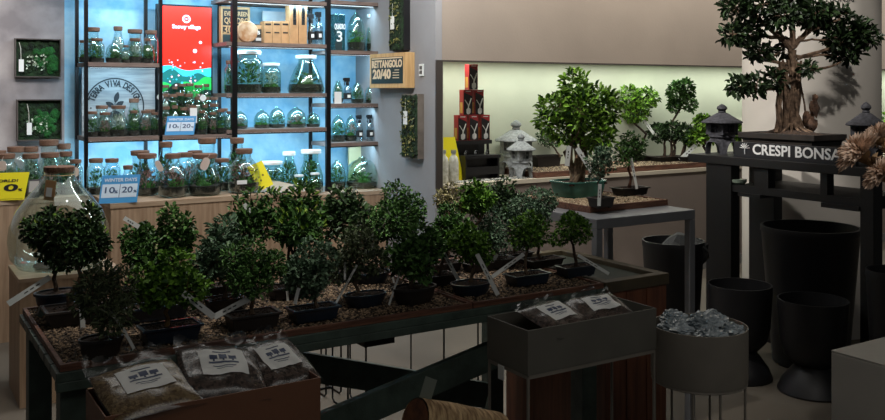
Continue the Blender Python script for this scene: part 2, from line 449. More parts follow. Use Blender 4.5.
def make_jar(kind, style, lid='cork', seed=0, glass=GLASS, label=None):
    rg = random.Random(seed)
    r = thing('terrarium_jar' , label or '', 'terrarium')
    P = PROF[kind]
    g = MB(); g.lathe([(a,z) for a,z in P], n=22, cap1=False); g.build('glass_body', glass, r, smooth=True)
    sh = rg.uniform(.16,.24)
    pr = [(rad_at(P,z)*.94, z+.012) for z in (0,.04,.1,sh)]
    m = MB(); m.lathe(pr, n=18); m.build('soil', SOILD, r, smooth=True)
    m = MB(); zt = sh+.01; rr = rad_at(P, zt)*.8
    if style != 'leafy':
        for k in range(5):
            a = rg.uniform(0,6.28); q = rr*rg.uniform(.1,.6)
            m.blob((q*math.cos(a), q*math.sin(a), zt), (rr*.45,rr*.45,rg.uniform(.07,.16)), seed+k, 10, .2)
    mo = m
    if style != 'leafy': mo.build('moss', MOSS, r, smooth=True)
    lf = MB(); n = {'moss':70,'leafy':150,'pink':140,'pale':140}[style]
    hmax = {'moss':.26,'leafy':.46,'pink':.38,'pale':.42}[style]
    for k in range(n):
        a = rg.uniform(0,6.28); z = zt+hmax*rg.random()
        q = min(rad_at(P, min(.7,z))*.8, .42)*math.sqrt(rg.random())*(1-.4*(z-zt)/hmax)
        d = Vector((math.cos(a), math.sin(a), rg.uniform(.1,1.4)))
        lf.leaf((q*math.cos(a),q*math.sin(a),z), d, Vector((d.x*-.5,d.y*-.5,1)), rg.uniform(.08,.16), rg.uniform(.045,.075))
    lf.tube([(0,0,zt),(.03,.02,zt+hmax*.5),(0,0,zt+hmax)], [.018,.014,.006], 5)
    lf.build('plants', {'moss':LEAFG,'leafy':LEAFG,'pink':LEAFR,'pale':LEAFP}[style], r)
    if lid == 'cork':
        m = MB(); m.lathe([(LIDR[kind]*.93,.87),(LIDR[kind],.885),(LIDR[kind]*1.03,.975),(LIDR[kind]*.98,.985)], n=20); m.build('cork_lid', CORK, r, smooth=True)
    elif lid == 'white':
        m = MB(); m.lathe([(LIDR[kind]*1.05,.87),(LIDR[kind]*1.15,.88),(LIDR[kind]*1.15,.95),(LIDR[kind]*1.1,.96)], n=20); m.build('white_lid', WHITEP, r, smooth=True)
    return r
_pc = {}
def jar_at(kind, style, u, vtop, w, y, z, label, group, lid='cork', tagc=None, glass=GLASS, seed=None):
    key = (kind, style, lid, glass.name, (seed or 0)%3)
    p = PX(u, y=y); Z = DEP(p); vb = 90+900*(HE-z)/Z
    d = min(w*1.12, w+3)*Z/900; h = max(.04, (vb-vtop)*Z/900)
    loc = (p.x, p.y, z+.0005); rz = rng.uniform(0,6.28)
    if key not in _pc:
        r = make_jar(kind, style, lid, hash(kind+style)%97 if False else (len(_pc)*7+3), glass); _pc[key] = r
        r['label'] = label; r.location = loc; r.scale = (d,d,h); r.rotation_euler = (0,0,rz)
        if group: r['group'] = group
    else:
        r = dup(_pc[key], label, loc, (d,d,h), rz, group)
        for c in list(r.children):
            if c.name.startswith('price_label'): bpy.data.objects.remove(c)
    return r
ORD = ['first','second','third','fourth','fifth','sixth','seventh','eighth','ninth','tenth','eleventh','twelfth']
def ordl(i, n):
    if i == 0: return 'leftmost'
    if i == n-1: return 'rightmost'
    return ORD[i]+' from left'
def row(items, y, z, where, group, lid='cork', glass=GLASS):
    items = sorted(items, key=lambda t: t[0]); n = len(items); out = []
    for i, (u, vt, w_, kind, style) in enumerate(items):
        kd = {'bowl':'round','cyl':'straight-sided','bell':'flask-shaped','pear':'broad-necked','dome':'domed'}[kind]
        ld = {'cork':'cork-lidded','white':'white-lidded','none':'open'}[lid if kind != 'dome' else 'none']
        lb = f'{kd} {ld} terrarium, {ordl(i,n)} in {where}' if n > 1 else f'{kd} {ld} terrarium alone in {where}'
        if lid == 'none' or kind == 'dome': lb = lb.replace(' open', '').replace(' open', '')
        assert len(lb.split()) <= 16, lb
        out.append(jar_at(kind, style, u, vt, w_, y, z, lb, group, lid if kind != 'dome' else 'none', glass=glass, seed=i))
    return out
SB = {'A':1.775, 'M':1.27}
row([(93,27,16,'pear','leafy'),(118,26,15,'bell','pale'),(135,29,17,'pear','leafy'),(151,30,13,'cyl','moss')], 6.72, 1.79, 'rear row of the top left shelf', 'terrariums on the top left shelf')
row([(84,40,10,'cyl','moss'),(97,38,13,'cyl','leafy'),(114,42,15,'dome','leafy'),(126,45,9,'bowl','pale'),(135,38,12,'cyl','pale'),(147.5,38,12,'bowl','leafy')], 6.585, 1.79, 'front row of the top left shelf', 'terrariums on the top left shelf')
row([(102,105,14,'cyl','pale'),(134,98,17,'bell','leafy'),(150,109,12,'cyl','pale')], 6.70, 1.275, 'rear row below the round logo', 'terrariums below the round logo')
row([(92,111,12,'cyl','leafy'),(105,112,12,'cyl','pink'),(118.5,105,17,'pear','pale'),(134,110,12,'bowl','leafy'),(146,110,11,'cyl','pink'),(155,112,9,'cyl','leafy')], 6.575, 1.275, 'front row below the round logo', 'terrariums below the round logo')
# stepped riser with the crowd of little jars
def riser(lo, hi, zs, y0, y1):
    m = MB(); n = len(zs)
    for i, z in enumerate(zs):
        ya = y0+(y1-y0)*i/n
        m.box((lo,ya,z-.012),(hi,y0+(y1-y0)*(i+1)/n,z)); m.box((lo,ya,1.2755),(hi,ya+.008,z))
    return m
xr0, xr1 = PX(164,y=6.6).x, PX(214,y=6.6).x
tag(riser(xr0,xr1,[1.36,1.45],6.63,6.775).build('stepped_riser', SHELFW), 'two-step wooden riser under the crowded little jars before the screen', 'display riser')
st = ['pink','pale','leafy','moss']
kk = ['cyl','bowl','cyl','pear']
row([(166+8*i+rng.uniform(-1,1), 84+rng.uniform(-2,3), 9.5, kk[i%4], st[(i*3)%4]) for i in range(6)], 6.74, 1.45, 'top tier before the screen', 'little cork jars crowded before the screen')
row([(165+8*i+rng.uniform(-1,1), 94+rng.uniform(-2,3), 10, kk[(i+1)%4], st[(i+1)%4]) for i in range(7)], 6.665, 1.36, 'middle tier before the screen', 'little cork jars crowded before the screen')
row([(166,106,9,'cyl','pink'),(175,105,10,'bowl','pale'),(184,107,9,'cyl','pink'),(193,105,9,'cyl','leafy'),(205,104,9,'bowl','pink'),(214,103,10,'cyl','pale'),(224,108,9,'cyl','leafy')], 6.59, 1.275, 'middle row of the bay before the screen', 'little cork jars crowded before the screen')
row([(202,110,11,'bowl','leafy'),(213,112,8,'cyl','pink'),(221,109,9,'cyl','moss'),(229,111,8,'bowl','pale')], 6.525, 1.275, 'front row below the screen', 'little cork jars crowded before the screen')
# jars on the counters
row([(-2,150,18,'cyl','pale'),(16,146,19,'cyl','moss'),(31,146,17,'pear','pale'),(49,139,22,'pear','pale'),(64,143,15,'cyl','pale')], 6.68, .9, 'rear row on the counter by the grey wall', 'terrariums on the counter by the grey wall')
row([(6,153,20,'cyl','pale'),(31,153,19,'pear','moss'),(50,152,21,'pear','pink'),(66,151,14,'cyl','leafy'),(75.5,159,13,'cyl','pink')], 6.46, .9, 'front row on the counter by the grey wall', 'terrariums on the counter by the grey wall')
row([(96,158,16,'cyl','leafy'),(112,158,15,'cyl','leafy')], 6.35, .9, 'gap behind the blue price card', 'terrariums on the oak counter block')
row([(140,150,22,'pear','leafy'),(166,141,22,'bell','leafy'),(195,150,17,'cyl','pink'),(207,137,22,'pear','leafy'),(237,137,24,'bell','leafy')], 6.3, .9, 'rear row on the oak counter block', 'terrariums on the oak counter block')
row([(147,153,23,'pear','pink'),(185,152,18,'cyl','pink'),(222,158,17,'cyl','leafy')], 6.13, .9, 'middle row on the oak counter block', 'terrariums on the oak counter block')
row([(128,165,16,'bowl','leafy'),(173,153,27,'bowl','pink'),(205,153,30,'pear','moss'),(244,148,30,'bowl','pink')], 5.93, .9, 'front row on the oak counter block', 'terrariums on the oak counter block')
# right-hand shelves
row([(248,49,27,'cyl','leafy'),(271,62,18,'cyl','pale'),(306,54,34,'bell','moss')], 6.64, 1.575, 'row on the shelf below the kraft boxes', 'large terrariums below the kraft boxes', 'white', GLASSG)
row([(231,60,12,'cyl','leafy')], 6.64, 1.575, 'gap left of the thick post', None, 'cork', GLASSG)
row([(240,111,14,'dome','pink'),(262,110,15,'dome','moss'),(277,107,15,'dome','leafy'),(296,107,18,'dome','pink'),(313,112,13,'dome','leafy')], 6.63, 1.305, 'row of little bowls under the large terrariums', 'little domed bowls on the lower shelf', 'none', GLASSG)
row([(356,12,17,'dome','moss'),(373,13,13,'pear','leafy')], 6.66, 1.915, 'row right of the green box reflection', 'terrariums at the top right', 'white', GLASSG)
row([(338,78,10,'bowl','leafy'),(357,82,12,'dome','leafy'),(372,84,13,'dome','pink')], 6.66, 1.49, 'row of the right shelf level with the timber box', 'terrariums level with the timber box', 'none' , GLASSG)
row([(338,115,14,'dome','leafy'),(351,115,12,'dome','pink')], 6.66, 1.18, 'pair left of the two spray bottles', 'terrariums beside the two spray bottles', 'none', GLASSG)
row([(271,160,24,'cyl','leafy'),(289,150,20,'bell','leafy'),(311,148,22,'pear','leafy'),(337,160,16,'dome','leafy'),(362,157,32,'dome','moss')], 6.62, .8, 'lowest row under the right shelves', 'terrariums on the low counter', 'white', GLASSG)
row([(299,174,14,'bowl','pale'),(315,172,14,'bowl','leafy')], 6.45, .8, 'front pair on the low counter', 'terrariums on the low counter', 'white', GLASSG)
# ------------------------------------------------------------ display table
YT0, YT1, XT0, XT1, ZTT = 2.54, 3.29, .392, 2.31, .855
tb = thing('display_table', 'dark green slatted wooden table carrying the long tray of little bonsais', 'table', (0,0,0))
m = MB(); ns = 7; pw = (YT1-YT0)/ns
for i in range(ns):
    m.box((XT0,YT0+i*pw,ZTT-.026),(XT1,YT0+(i+1)*pw-.012,ZTT))
m.build('tabletop', DKGREEN, tb, bevel=.002)
MB().box((XT0+.001,YT0+.0005,ZTT-.052),(XT1-.002,YT0+.03,ZTT-.0265)).build('apron', DKGREEN, tb, bevel=.002)
MB().box((XT0+.02,YT1-.05,ZTT-.075),(XT1-.01,YT1-.02,ZTT-.027)).build('apron', DKGREEN, tb, bevel=.002)
for x in (XT0+.015, XT1-.085):
    for y in (YT0+.032, YT1-.12):
        MB().box((x,y,0),(x+.07,y+.07,ZTT-.0275)).build('leg', DKGREEN, tb, bevel=.003)
a = PX(150,342,y=3.16); b = PX(486,395,y=3.16); a = a+(a-b)*((a.x-XT0-.03)/(b.x-a.x))
MB().bar(a, b, .03, .105).build('brace', DKGREEN, tb, bevel=.002)
a = PX(300,437,y=2.7); b = PX(498,352,y=2.7); a = b+(a-b)*((b.x-(XT0+.09))/(b.x-a.x)); b = b+(b-a)*.24
MB().bar(a, b, .03, .10).build('brace', DKGREEN, tb, bevel=.002)
p = PX(377,338,y=2.6)
MB().box((p.x-.05,2.59,ZTT-.085),(p.x+.06,2.66,ZTT-.06)).build('bracket', BLACKM, tb)

TRAYW = mat('tray_brown_wood', (116,78,60), .6, col2=(80,50,38), scale=8, stretch=(1,9,9), bump=.2)
GRAV = mat('bark_gravel', (146,124,100), .9, col2=(34,26,21), kind='island')
GRAVL = mat('pale_gravel', (205,186,156), .9, col2=(128,104,78), kind='island')
GBED = mat('gravel_bed', (84,70,56), .95, col2=(34,27,22), scale=160, kind='voronoi', bump=.7, bscale=250)
def tray(name, label, lo, hi, z, h, m_st, npeb, group=None, rot=None, t=.012, pr=.0052, cat='tray', peb_cat='gravel', glabel=''):
    c = ((lo[0]+hi[0])/2, (lo[1]+hi[1])/2, z); sx = (hi[0]-lo[0])/2; sy = (hi[1]-lo[1])/2
    r = thing(name, label, cat, c, rot or 0, group)
    MB().box((-sx,-sy,0),(sx,sy,.008)).build('base', TRAYW, r)
    m = MB()
    m.box((-sx,-sy,.008),(sx,-sy+t,h)); m.box((-sx,sy-t,.008),(sx,sy,h)); m.box((-sx,-sy+t,.008),(-sx+t,sy-t,h)); m.box((sx-t,-sy+t,.008),(sx,sy-t,h))
    m.build('rim', TRAYW, r, bevel=.0015)
    g = MB(); g.box((-sx+t,-sy+t,.008),(sx-t,sy-t,h-.008), 1)
    for i in range(npeb):
        g.pebble((rng.uniform(-sx+t+.004,sx-t-.004), rng.uniform(-sy+t+.004,sy-t-.004), h-.007+rng.uniform(0,.003)), pr)
    gv = g.build('gravel', [m_st, GBED])
    gv.location = c; gv.rotation_euler = (0,0,rot or 0)
    tag(gv, glabel, peb_cat, kind='stuff')
    return r
XM = PX(455,302,z=ZTT).x
tray('plant_tray', 'long brown wooden tray on the left two thirds of the green table', (XT0+.01,YT0+.006), (XM-.002,YT1-.01), ZTT+.001, .019, GRAV, 11000, glabel='brown bark gravel around the little bonsais left of the tray joint')
tray('plant_tray', 'shorter brown wooden tray on the right end of the green table', (XM+.002,YT0+.006), (XT1-.005,YT1-.01), ZTT+.001, .019, GRAV, 4200, glabel='brown bark gravel around the little bonsais right of the tray joint')
ZG = ZTT+.014

# ------------------------------------------------------------ bonsai builder
POT_BLUE = mat('dark_blue_glaze', (34,44,58), .28, var=.3, scale=12)
POT_BLACK = mat('dark_brown_pot', (44,38,34), .5, var=.3, scale=12)
POT_GREEN = mat('green_glaze', (84,150,138), .25, var=.35, scale=5)
LF = {
 'dark':   leaf_mat('dark_leaves', (22,38,22), (76,104,62)),
 'olive':  leaf_mat('olive_leaves', (44,54,36), (104,118,84)),
 'bright': leaf_mat('bright_leaves', (40,74,24), (112,156,56)),
 'mid':    leaf_mat('mid_leaves', (30,58,26), (98,140,72)),
 'silver': leaf_mat('silver_leaves', (46,70,50), (120,148,118)),
 'cream':  leaf_mat('cream_leaves', (92,92,56), (206,196,150)),
 'lime':   leaf_mat('lime_leaves', (26,58,16), (150,196,74)),
 'glossy': leaf_mat('glossy_dark_leaves', (14,24,12), (46,66,36), .4),
}
def pot(parent, kind, w, d, h, m):
    g = MB(); hw, hd = w/2, d/2
    if kind == 'rect':
        def ring(k, z): return [(-hw*k,-hd*k,z),(hw*k,-hd*k,z),(hw*k,hd*k,z),(-hw*k,hd*k,z)]
        rings = [ring(.80,.006), ring(.90,h*.84), ring(1,h*.86), ring(1,h), ring(.88,h), ring(.84,h*.8)]
        vs = sum(rings, []); fs = []
        for i in range(len(rings)-1):
            for k in range(4): fs.append((i*4+k, i*4+(k+1)%4, (i+1)*4+(k+1)%4, (i+1)*4+k))
        fs.append((3,2,1,0)); fs.append((20,21,22,23)); g.add(vs, fs)
        for x in (-.6,.6):
            for y in (-.55,.55): g.box((hw*x-.008,hd*y-.006,0),(hw*x+.008,hd*y+.006,.008))
        g.build('pot', m, parent, bevel=.0012)
        s = MB(); s.box((-hw*.86,-hd*.86,h*.8),(hw*.86,hd*.86,h*.90))
    elif kind == 'lobed':
        vs = []; nn = 48; prf = [(.82,.0),(.86,.004),(.95,h*.5),(1.0,h*.9),(1.04,h*.92),(1.04,h),(.94,h),(.92,h*.8)]
        for q,z in prf:
            for i in range(nn):
                a = 2*PI*i/nn; ca, sa = math.cos(a), math.sin(a)
                e = (abs(ca)**4+abs(sa)**4)**-.25; e *= 1-.05*max(0,1-abs(abs(math.sin(a))-1)*40)
                vs.append((hw*q*e*ca,hd*q*e*sa,z))
        g.add(vs, [(i*nn+j,i*nn+(j+1)%nn,(i+1)*nn+(j+1)%nn,(i+1)*nn+j) for i in range(len(prf)-1) for j in range(nn)]+[tuple(range(nn))[::-1]])
        g.build('pot', m, parent, smooth=True)
        s = MB(); s.box((-hw*.9,-hd*.9,h*.78),(hw*.9,hd*.9,h*.88))
    else:
        k = d/w
        g.lathe([(hw*.70,0),(hw*.74,.004),(hw*.86,h*.4),(hw*.93,h*.84),(hw,h*.86),(hw,h),(hw*.9,h),(hw*.86,h*.8)], n=28, sy=k)
        g.build('pot', m, parent, smooth=True)
        s = MB(); s.lathe([(hw*.88,h*.8),(hw*.86,h*.9),(hw*.3,h*1.0)], n=20, sy=k)
    for i in range(int(60*w/.15)):
        s.pebble((rng.uniform(-hw,hw)*.7, rng.uniform(-hd,hd)*.7, h*.91), .004)
    s.build('soil', SOIL, parent)
def foliage(mb, rg, blobs, n, L, W, up=.55, inner=.45):
    n = int(n*2.0); L *= 1.1; W *= 1.05
    tot = sum(b[3]*b[4]+b[3]*b[5]+b[4]*b[5] for b in blobs)
    for b in blobs:
        cnt = int(n*(b[3]*b[4]+b[3]*b[5]+b[4]*b[5])/tot)
        for i in range(cnt):
            d = Vector((rg.gauss(0,1),rg.gauss(0,1),rg.gauss(0,1))); d.normalize()
            q = inner+(1-inner)*rg.random()**.6
            p = Vector((b[0]+d.x*b[3]*q, b[1]+d.y*b[4]*q, b[2]+d.z*b[5]*q))
            ax = d*.8+Vector((rg.uniform(-1,1),rg.uniform(-1,1),rg.uniform(-.6,.9)))
            nm = d*.5+Vector((rg.uniform(-.7,.7),rg.uniform(-.7,.7),up+rg.uniform(-.3,.6)))
            k = rg.uniform(.65,1.3)
            mb.leaf(p, ax, nm, L*k, W*k)
def wander(rg, a, b, n, amp):
    a = Vector(a); b = Vector(b); l = (b-a).length; out = []
    o = Vector((0,0,0))
    for i in range(n+1):
        t = i/n; w = math.sin(PI*t)
        o = Vector((rg.uniform(-1,1),rg.uniform(-1,1),rg.uniform(-.5,.5)))*l*amp*w
        out.append(a.lerp(b,t)+o)
    return out
def twigs(mb, rg, top, blobs, r0, n_each=5):
    for b in blobs:
        c = Vector((b[0],b[1],b[2]-b[5]*.25))
        mb.tube(wander(rg, top, c, 4, .12), [r0*.6,r0*.52,r0*.44,r0*.36,r0*.28], 5)
        for k in range(n_each):
            d = Vector((rg.gauss(0,1),rg.gauss(0,1),rg.gauss(.2,.8))).normalized()
            e = Vector((b[0]+d.x*b[3]*.9,b[1]+d.y*b[4]*.9,b[2]+d.z*b[5]*.9))
            mb.tube(wander(rg, c, e, 2, .1), [r0*.28,r0*.2,r0*.1], 4)
def strip(parent, a, b, w, curve=0, m=None, name='plant_label', n=6):
    """thin plastic tag between two local points"""
    a = Vector(a); b = Vector(b); d = (b-a).normalized()
    view = Vector((.53,.85,-.2)); sd = d.cross(view).normalized(); up = sd.cross(d).normalized()
    g = MB(); vs = []; fs = []
    for i in range(n+1):
        t = i/n; p = a.lerp(b,t)+Vector((0,0,curve*math.sin(PI*t)))
        for s_ in (-1,1):
            for q in (0,1): vs.append(p+sd*s_*w/2+up*q*.0009)
    for i in range(n):
        k = i*4; e = k+4
        fs += [(k,k+2,e+2,e),(k+1,e+1,e+3,k+3),(k,e,e+1,k+1),(k+2,k+3,e+3,e+2)]
    fs += [(0,1,3,2),(n*4,n*4+2,n*4+3,n*4+1)]
    g.add(vs, fs, 0)
    L = (b-a).length
    if L > .05 and not curve:
        for j in range(3):
            p = a+d*(L*(.25+.14*j)); q = p+d*L*.09
            g.add([p-sd*w*.1-up*.0006, q-sd*w*.1-up*.0006, q+sd*w*.1-up*.0006, p+sd*w*.1-up*.0006], [(0,1,2,3)], 1)
    return g.build(name, [m or WHITEP, INK], parent)
TRK = {}
def bonsai(label, potc, potw, poth, poth_kind, can, leaf='mid', L=.016, W=.009, n=520, trunk_u=None, pot_m=None, z=None, tags=(),
           lumps=7, group='little bonsais on the green table', trunk_r=.006, potd=None, spread=.62, seed=0, multi=1, bark=None, cat='bonsai', rotz=0, curve=.12, flat=1.0, tagw=.011, tagm=None, canblobs=None, tips=0, tipkind='leaf'):
    rg = random.Random(seed*13+5)
    if group and 'green table' in group:
        poth *= 1.3; potw *= 1.04; n = int(n*1.15)
        if can: can = (can[0]-1,can[1]-1,can[2]+2,can[3]+10)
        n = int(n*1.12); spread *= .94
    z = ZG if z is None else z
    p = PX(potc[0], potc[1], z=z+poth); base = Vector((p.x, p.y, z)); Z = DEP(p); k = Z/900
    r = thing('bonsai', label, cat, base, rotz, group)
    w = potw*k; d = potd or w*.72
    pot(r, poth_kind, w, d, poth, pot_m or POT_BLUE)
    inv = Matrix.Rotation(-rotz, 3, 'Z')
    def loc(u, v, dz=0):
        q = PX(u, v, Z=Z+dz); return inv @ (q-base)
    if canblobs:
        blobs = []
        for (u0,v0,u1,v1,dz) in canblobs:
            c = loc((u0+u1)/2,(v0+v1)/2,dz); rx = (u1-u0)/2*k; rz = (v1-v0)/2*k
            blobs.append((c.x,c.y,c.z,rx,rx*.9,rz))
        C = loc(sum((b[0]+b[2])/2 for b in canblobs)/len(canblobs), sum((b[1]+b[3])/2 for b in canblobs)/len(canblobs))
        rz = .05; rx = .05
    else:
        u0,v0,u1,v1 = can; C = loc((u0+u1)/2,(v0+v1)/2); rx = (u1-u0)/2*k; rz = (v1-v0)/2*k
        blobs = [(C.x,C.y,C.z-rz*.05,rx*.62,rx*.6,rz*.62)]
        for i in range(lumps):
            a = 2*PI*i/lumps+rg.uniform(-.3,.3); q = spread*rg.uniform(.8,1.15)
            zz = rg.uniform(-.5,.55)
            blobs.append((C.x+math.cos(a)*rx*q*.98, C.y+math.sin(a)*rx*q*.9, C.z+zz*rz*.85, rx*(1-spread)*rg.uniform(.85,1.1), rx*(1-spread), rz*.42*flat))
        blobs.append((C.x+rg.uniform(-.2,.2)*rx, C.y, C.z+rz*.6, rx*.42, rx*.4, rz*.4))
    t = MB(); tu = trunk_u if trunk_u is not None else potc[0]
    tbase = loc(tu, potc[1]); tbase.z = poth*.85
    for j in range(multi):
        o = Vector((rg.uniform(-1,1),rg.uniform(-1,1),0))*(w*.12 if multi > 1 else 0)
        top = Vector((C.x,C.y,C.z-rz*.35))+o*1.5
        pts = wander(rg, tbase+o, top, 5, curve)
        t.tube(pts, [trunk_r*1.5,trunk_r*1.05,trunk_r,trunk_r*.9,trunk_r*.8,trunk_r*.6], 7)
        twigs(t, rg, pts[3] if multi > 1 else pts[4], blobs[j::multi], trunk_r*.9, 3)
    t.build('trunk', bark or BARK, r, smooth=True)
    f = MB(); foliage(f, rg, blobs, n, L, W); f.build('foliage', LF[leaf], r)
    if tips:
        tf = MB()
        for b in blobs:
            for i in range(tips):
                d_ = Vector((rg.gauss(0,1),rg.gauss(0,1),abs(rg.gauss(.6,.7)))).normalized()
                p_ = Vector((b[0]+d_.x*b[3],b[1]+d_.y*b[4],b[2]+d_.z*b[5]))
                if tipkind == 'bud': tf.blob(p_, (.0035,.0035,.0045), i, 6, .1)
                else: tf.leaf(p_, d_+Vector((rg.uniform(-.6,.6),rg.uniform(-.6,.6),.4)), (d_.x,d_.y,.6), L*1.05, W*1.1)
        tf.build('buds' if tipkind == 'bud' else 'young_leaves', mat('cream_bud',(214,206,160),.6) if tipkind == 'bud' else leaf_mat('young_lime',(96,140,40),(178,206,90)), r)
    for tg in tags:
        (a0,a1),(b0,b1) = tg[0], tg[1]
        dz = tg[2] if len(tg) > 2 else -.03
        dz2 = tg[4] if len(tg) > 4 else dz
        strip(r, loc(a0,a1,dz), loc(b0,b1,dz2), (tg[5] if len(tg) > 5 else tagw*1.35), tg[3] if len(tg) > 3 else 0, tagm)
    return r
FROST = glass_mat('frosted_plastic', tint=(205,210,210), edge=(205,210,208), k=.2, base=.45, rough=.4)
B = bonsai
# front row, left to right
B('dense dark bonsai in an oval navy pot, first on the left with a frosted strip', (59,291), 46, .045, 'oval', (27,208,78,266), 'dark', .017,.010,900, trunk_u=56, seed=1, tips=6, tags=[((50,277),(8,304),-.02,0,-.10,.02)], tagm=FROST, trunk_r=.007)
B('dense dark bonsai in a rectangular black pot, beside the oval navy pot', (73,306), 54, .042, 'rect', (54,206,108,268), 'dark', .017,.010,950, trunk_u=71, pot_m=POT_BLACK, seed=2, tips=5, tags=[((81,300),(83,329),-.06)], trunk_r=.008)
B('narrow-leaved olive-grey bonsai at the near left corner of the tray', (101,337), 42, .045, 'oval', (74,262,134,332), 'olive', .019,.005,700, pot_m=POT_BLACK, seed=3, trunk_r=.004, tags=[((110,312),(134,349),-.03,.008)], lumps=8, tagw=.006)
B('round-headed green bonsai in a small square flared pot near the oak counter', (134,287), 24, .045, 'rect', (121,224,166,270), 'mid', .015,.010,620, pot_m=POT_BLACK, seed=4, potd=.07, tags=[((124,218),(139,227),-.05)])
B('dark bonsai with pale buds at its top, in a long navy pot', (156,304), 62, .038, 'rect', (150,206,196,262), 'mid', .017,.009,620, trunk_u=160, seed=5, tips=9, tipkind='bud', potd=.09)
B('broad fresh-green bonsai in a shallow navy pot at the front edge', (170,324), 58, .04, 'rect', (132,250,206,303), 'bright', .016,.012,800, trunk_u=167, seed=6, potd=.09, flat=1.2, tags=[((183,293),(214,317),-.05)], bark=mat('tan_bark',(140,112,70),.9,col2=(90,66,40),scale=40), tagw=.013)
B('silvery green bonsai with long leaves behind the white angled label', (224,297), 36, .035, 'rect', (190,216,250,282), 'silver', .024,.009,560, pot_m=POT_BLACK, seed=7, potd=.08)
B('dark twiggy bonsai in a broad black pot at the front, right of the angled label', (252,312), 52, .04, 'rect', (222,238,284,294), 'mid', .015,.007,820, pot_m=POT_BLACK, seed=8, potd=.09, tags=[((214,317),(250,298),-.05)], tagw=.013)
B('tall upright bonsai of long leaves rising before the end of the oak counter', (222,286), 34, .035, 'rect', (226,188,272,246), 'mid', .024,.009,360, pot_m=POT_BLACK, seed=9, trunk_u=230, potd=.08, curve=.06, tags=[((244,204),(251,213),-.05)], inner=None) if False else \
B('tall upright bonsai of long leaves rising before the end of the oak counter', (222,284), 34, .035, 'rect', (226,188,272,246), 'mid', .024,.009,360, pot_m=POT_BLACK, seed=9, trunk_u=232, potd=.08, curve=.06, tags=[((244,204),(251,213),-.05)])
B('tall many-stemmed bonsai with yellow-green tips in front of the thick rack post', (287,285), 38, .035, 'rect', (264,184,326,248), 'mid', .024,.010,640, pot_m=POT_BLACK, seed=10, trunk_u=294, multi=3, tips=9, potd=.09, bark=BARKD, tags=[((287,290),(288,303),-.05)], tagw=.006)
B('round-leaved silvery bonsai in a navy pot with a curled white label', (313,306), 50, .036, 'rect', (283,240,336,300), 'silver', .013,.010,760, seed=11, trunk_u=317, potd=.08, tags=[((299,288),(295,304),-.06,.004)], tagw=.008)
B('fine-leaved bonsai in an oval navy pot crossed by a slanting stick label', (365,293), 46, .034, 'oval', (328,222,388,280), 'olive', .013,.008,820, seed=12, trunk_u=357, potd=.09, tags=[((357,265),(336,303),-.07),((345,262),(345,280),-.05)], tagw=.005)
B('large-leaved bonsai before the lowest right-hand shelf', (346,270), 36, .034, 'rect', (318,188,372,236), 'dark', .024,.012,460, seed=13, potd=.08)
B('dense domed bonsai standing before the grey column', (371,271), 40, .034, 'oval', (358,182,428,246), 'mid', .013,.009,1300, seed=14, tags=[((386,246),(394,283),-.07)], tagw=.005, bark=mat('pale_bark',(160,150,140),.9,col2=(110,98,88),scale=40))
B('big-leaved green bonsai with two stems in a round dark pot', (414,286), 48, .045, 'oval', (384,226,446,276), 'mid', .021,.012,560, pot_m=POT_BLACK, seed=15, multi=2, potd=.11, tags=[((402,268),(389,305),-.05,.004)], tagw=.005)
B('cream variegated little tree in front of the niche corner', (445,262), 32, .03, 'rect', (434,184,464,212), 'cream', .015,.007,300, pot_m=POT_BLACK, seed=16, potd=.07)
B('bright green bonsai behind, right of the cream variegated one', (478,262), 30, .03, 'rect', (458,181,494,212), 'bright', .017,.010,440, pot_m=POT_BLACK, seed=17, potd=.07)
B('fresh green bonsai in the middle, just below the cream variegated one', (438,274), 36, .032, 'rect', (424,204,474,248), 'mid', .015,.009,720, pot_m=POT_BLACK, seed=18, potd=.08, tags=[((440,246),(459,281),-.06)], tagw=.01)
B('vivid green compact bonsai in a navy pot behind the upright white label', (471,282), 44, .034, 'oval', (446,225,494,262), 'bright', .013,.010,760, seed=19, tags=[((477,254),(498,295),-.07)], tagw=.011)
B('grey-green fine bonsai between two vivid green ones', (497,258), 40, .032, 'rect', (468,206,514,252), 'silver', .012,.007,760, pot_m=POT_BLACK, seed=20, potd=.08, tags=[((497,254),(493,262),-.03)])
B('tall dark bonsai at the back, below the niche ledge', (515,252), 34, .032, 'rect', (484,178,526,220), 'dark', .018,.009,520, pot_m=POT_BLACK, seed=21, potd=.08)
B('small-leaved silvery bonsai beside the corner of the grey table', (543,258), 42, .03, 'rect', (504,188,560,230), 'silver', .011,.008,980, pot_m=POT_BLACK, seed=22, trunk_u=541, potd=.08)
B('light green bonsai in a square navy pot with a label leaning left', (527,273), 44, .034, 'rect', (505,213,550,246), 'bright', .013,.008,560, seed=23, potd=.085, tags=[((524,254),(492,277),-.04)], tagw=.010)
B('rightmost small bonsai of the tray, its label pointing at the wooden chest', (576,265), 40, .034, 'rect', (550,213,592,243), 'bright', .012,.008,480, seed=24, potd=.08, tags=[((578,255),(609,274),-.05)], canblobs=[(556,214,590,238,0),(550,232,568,246,-.01),(570,222,592,244,0),(562,212,582,226,.02)], tagw=.009, bark=BARKD)

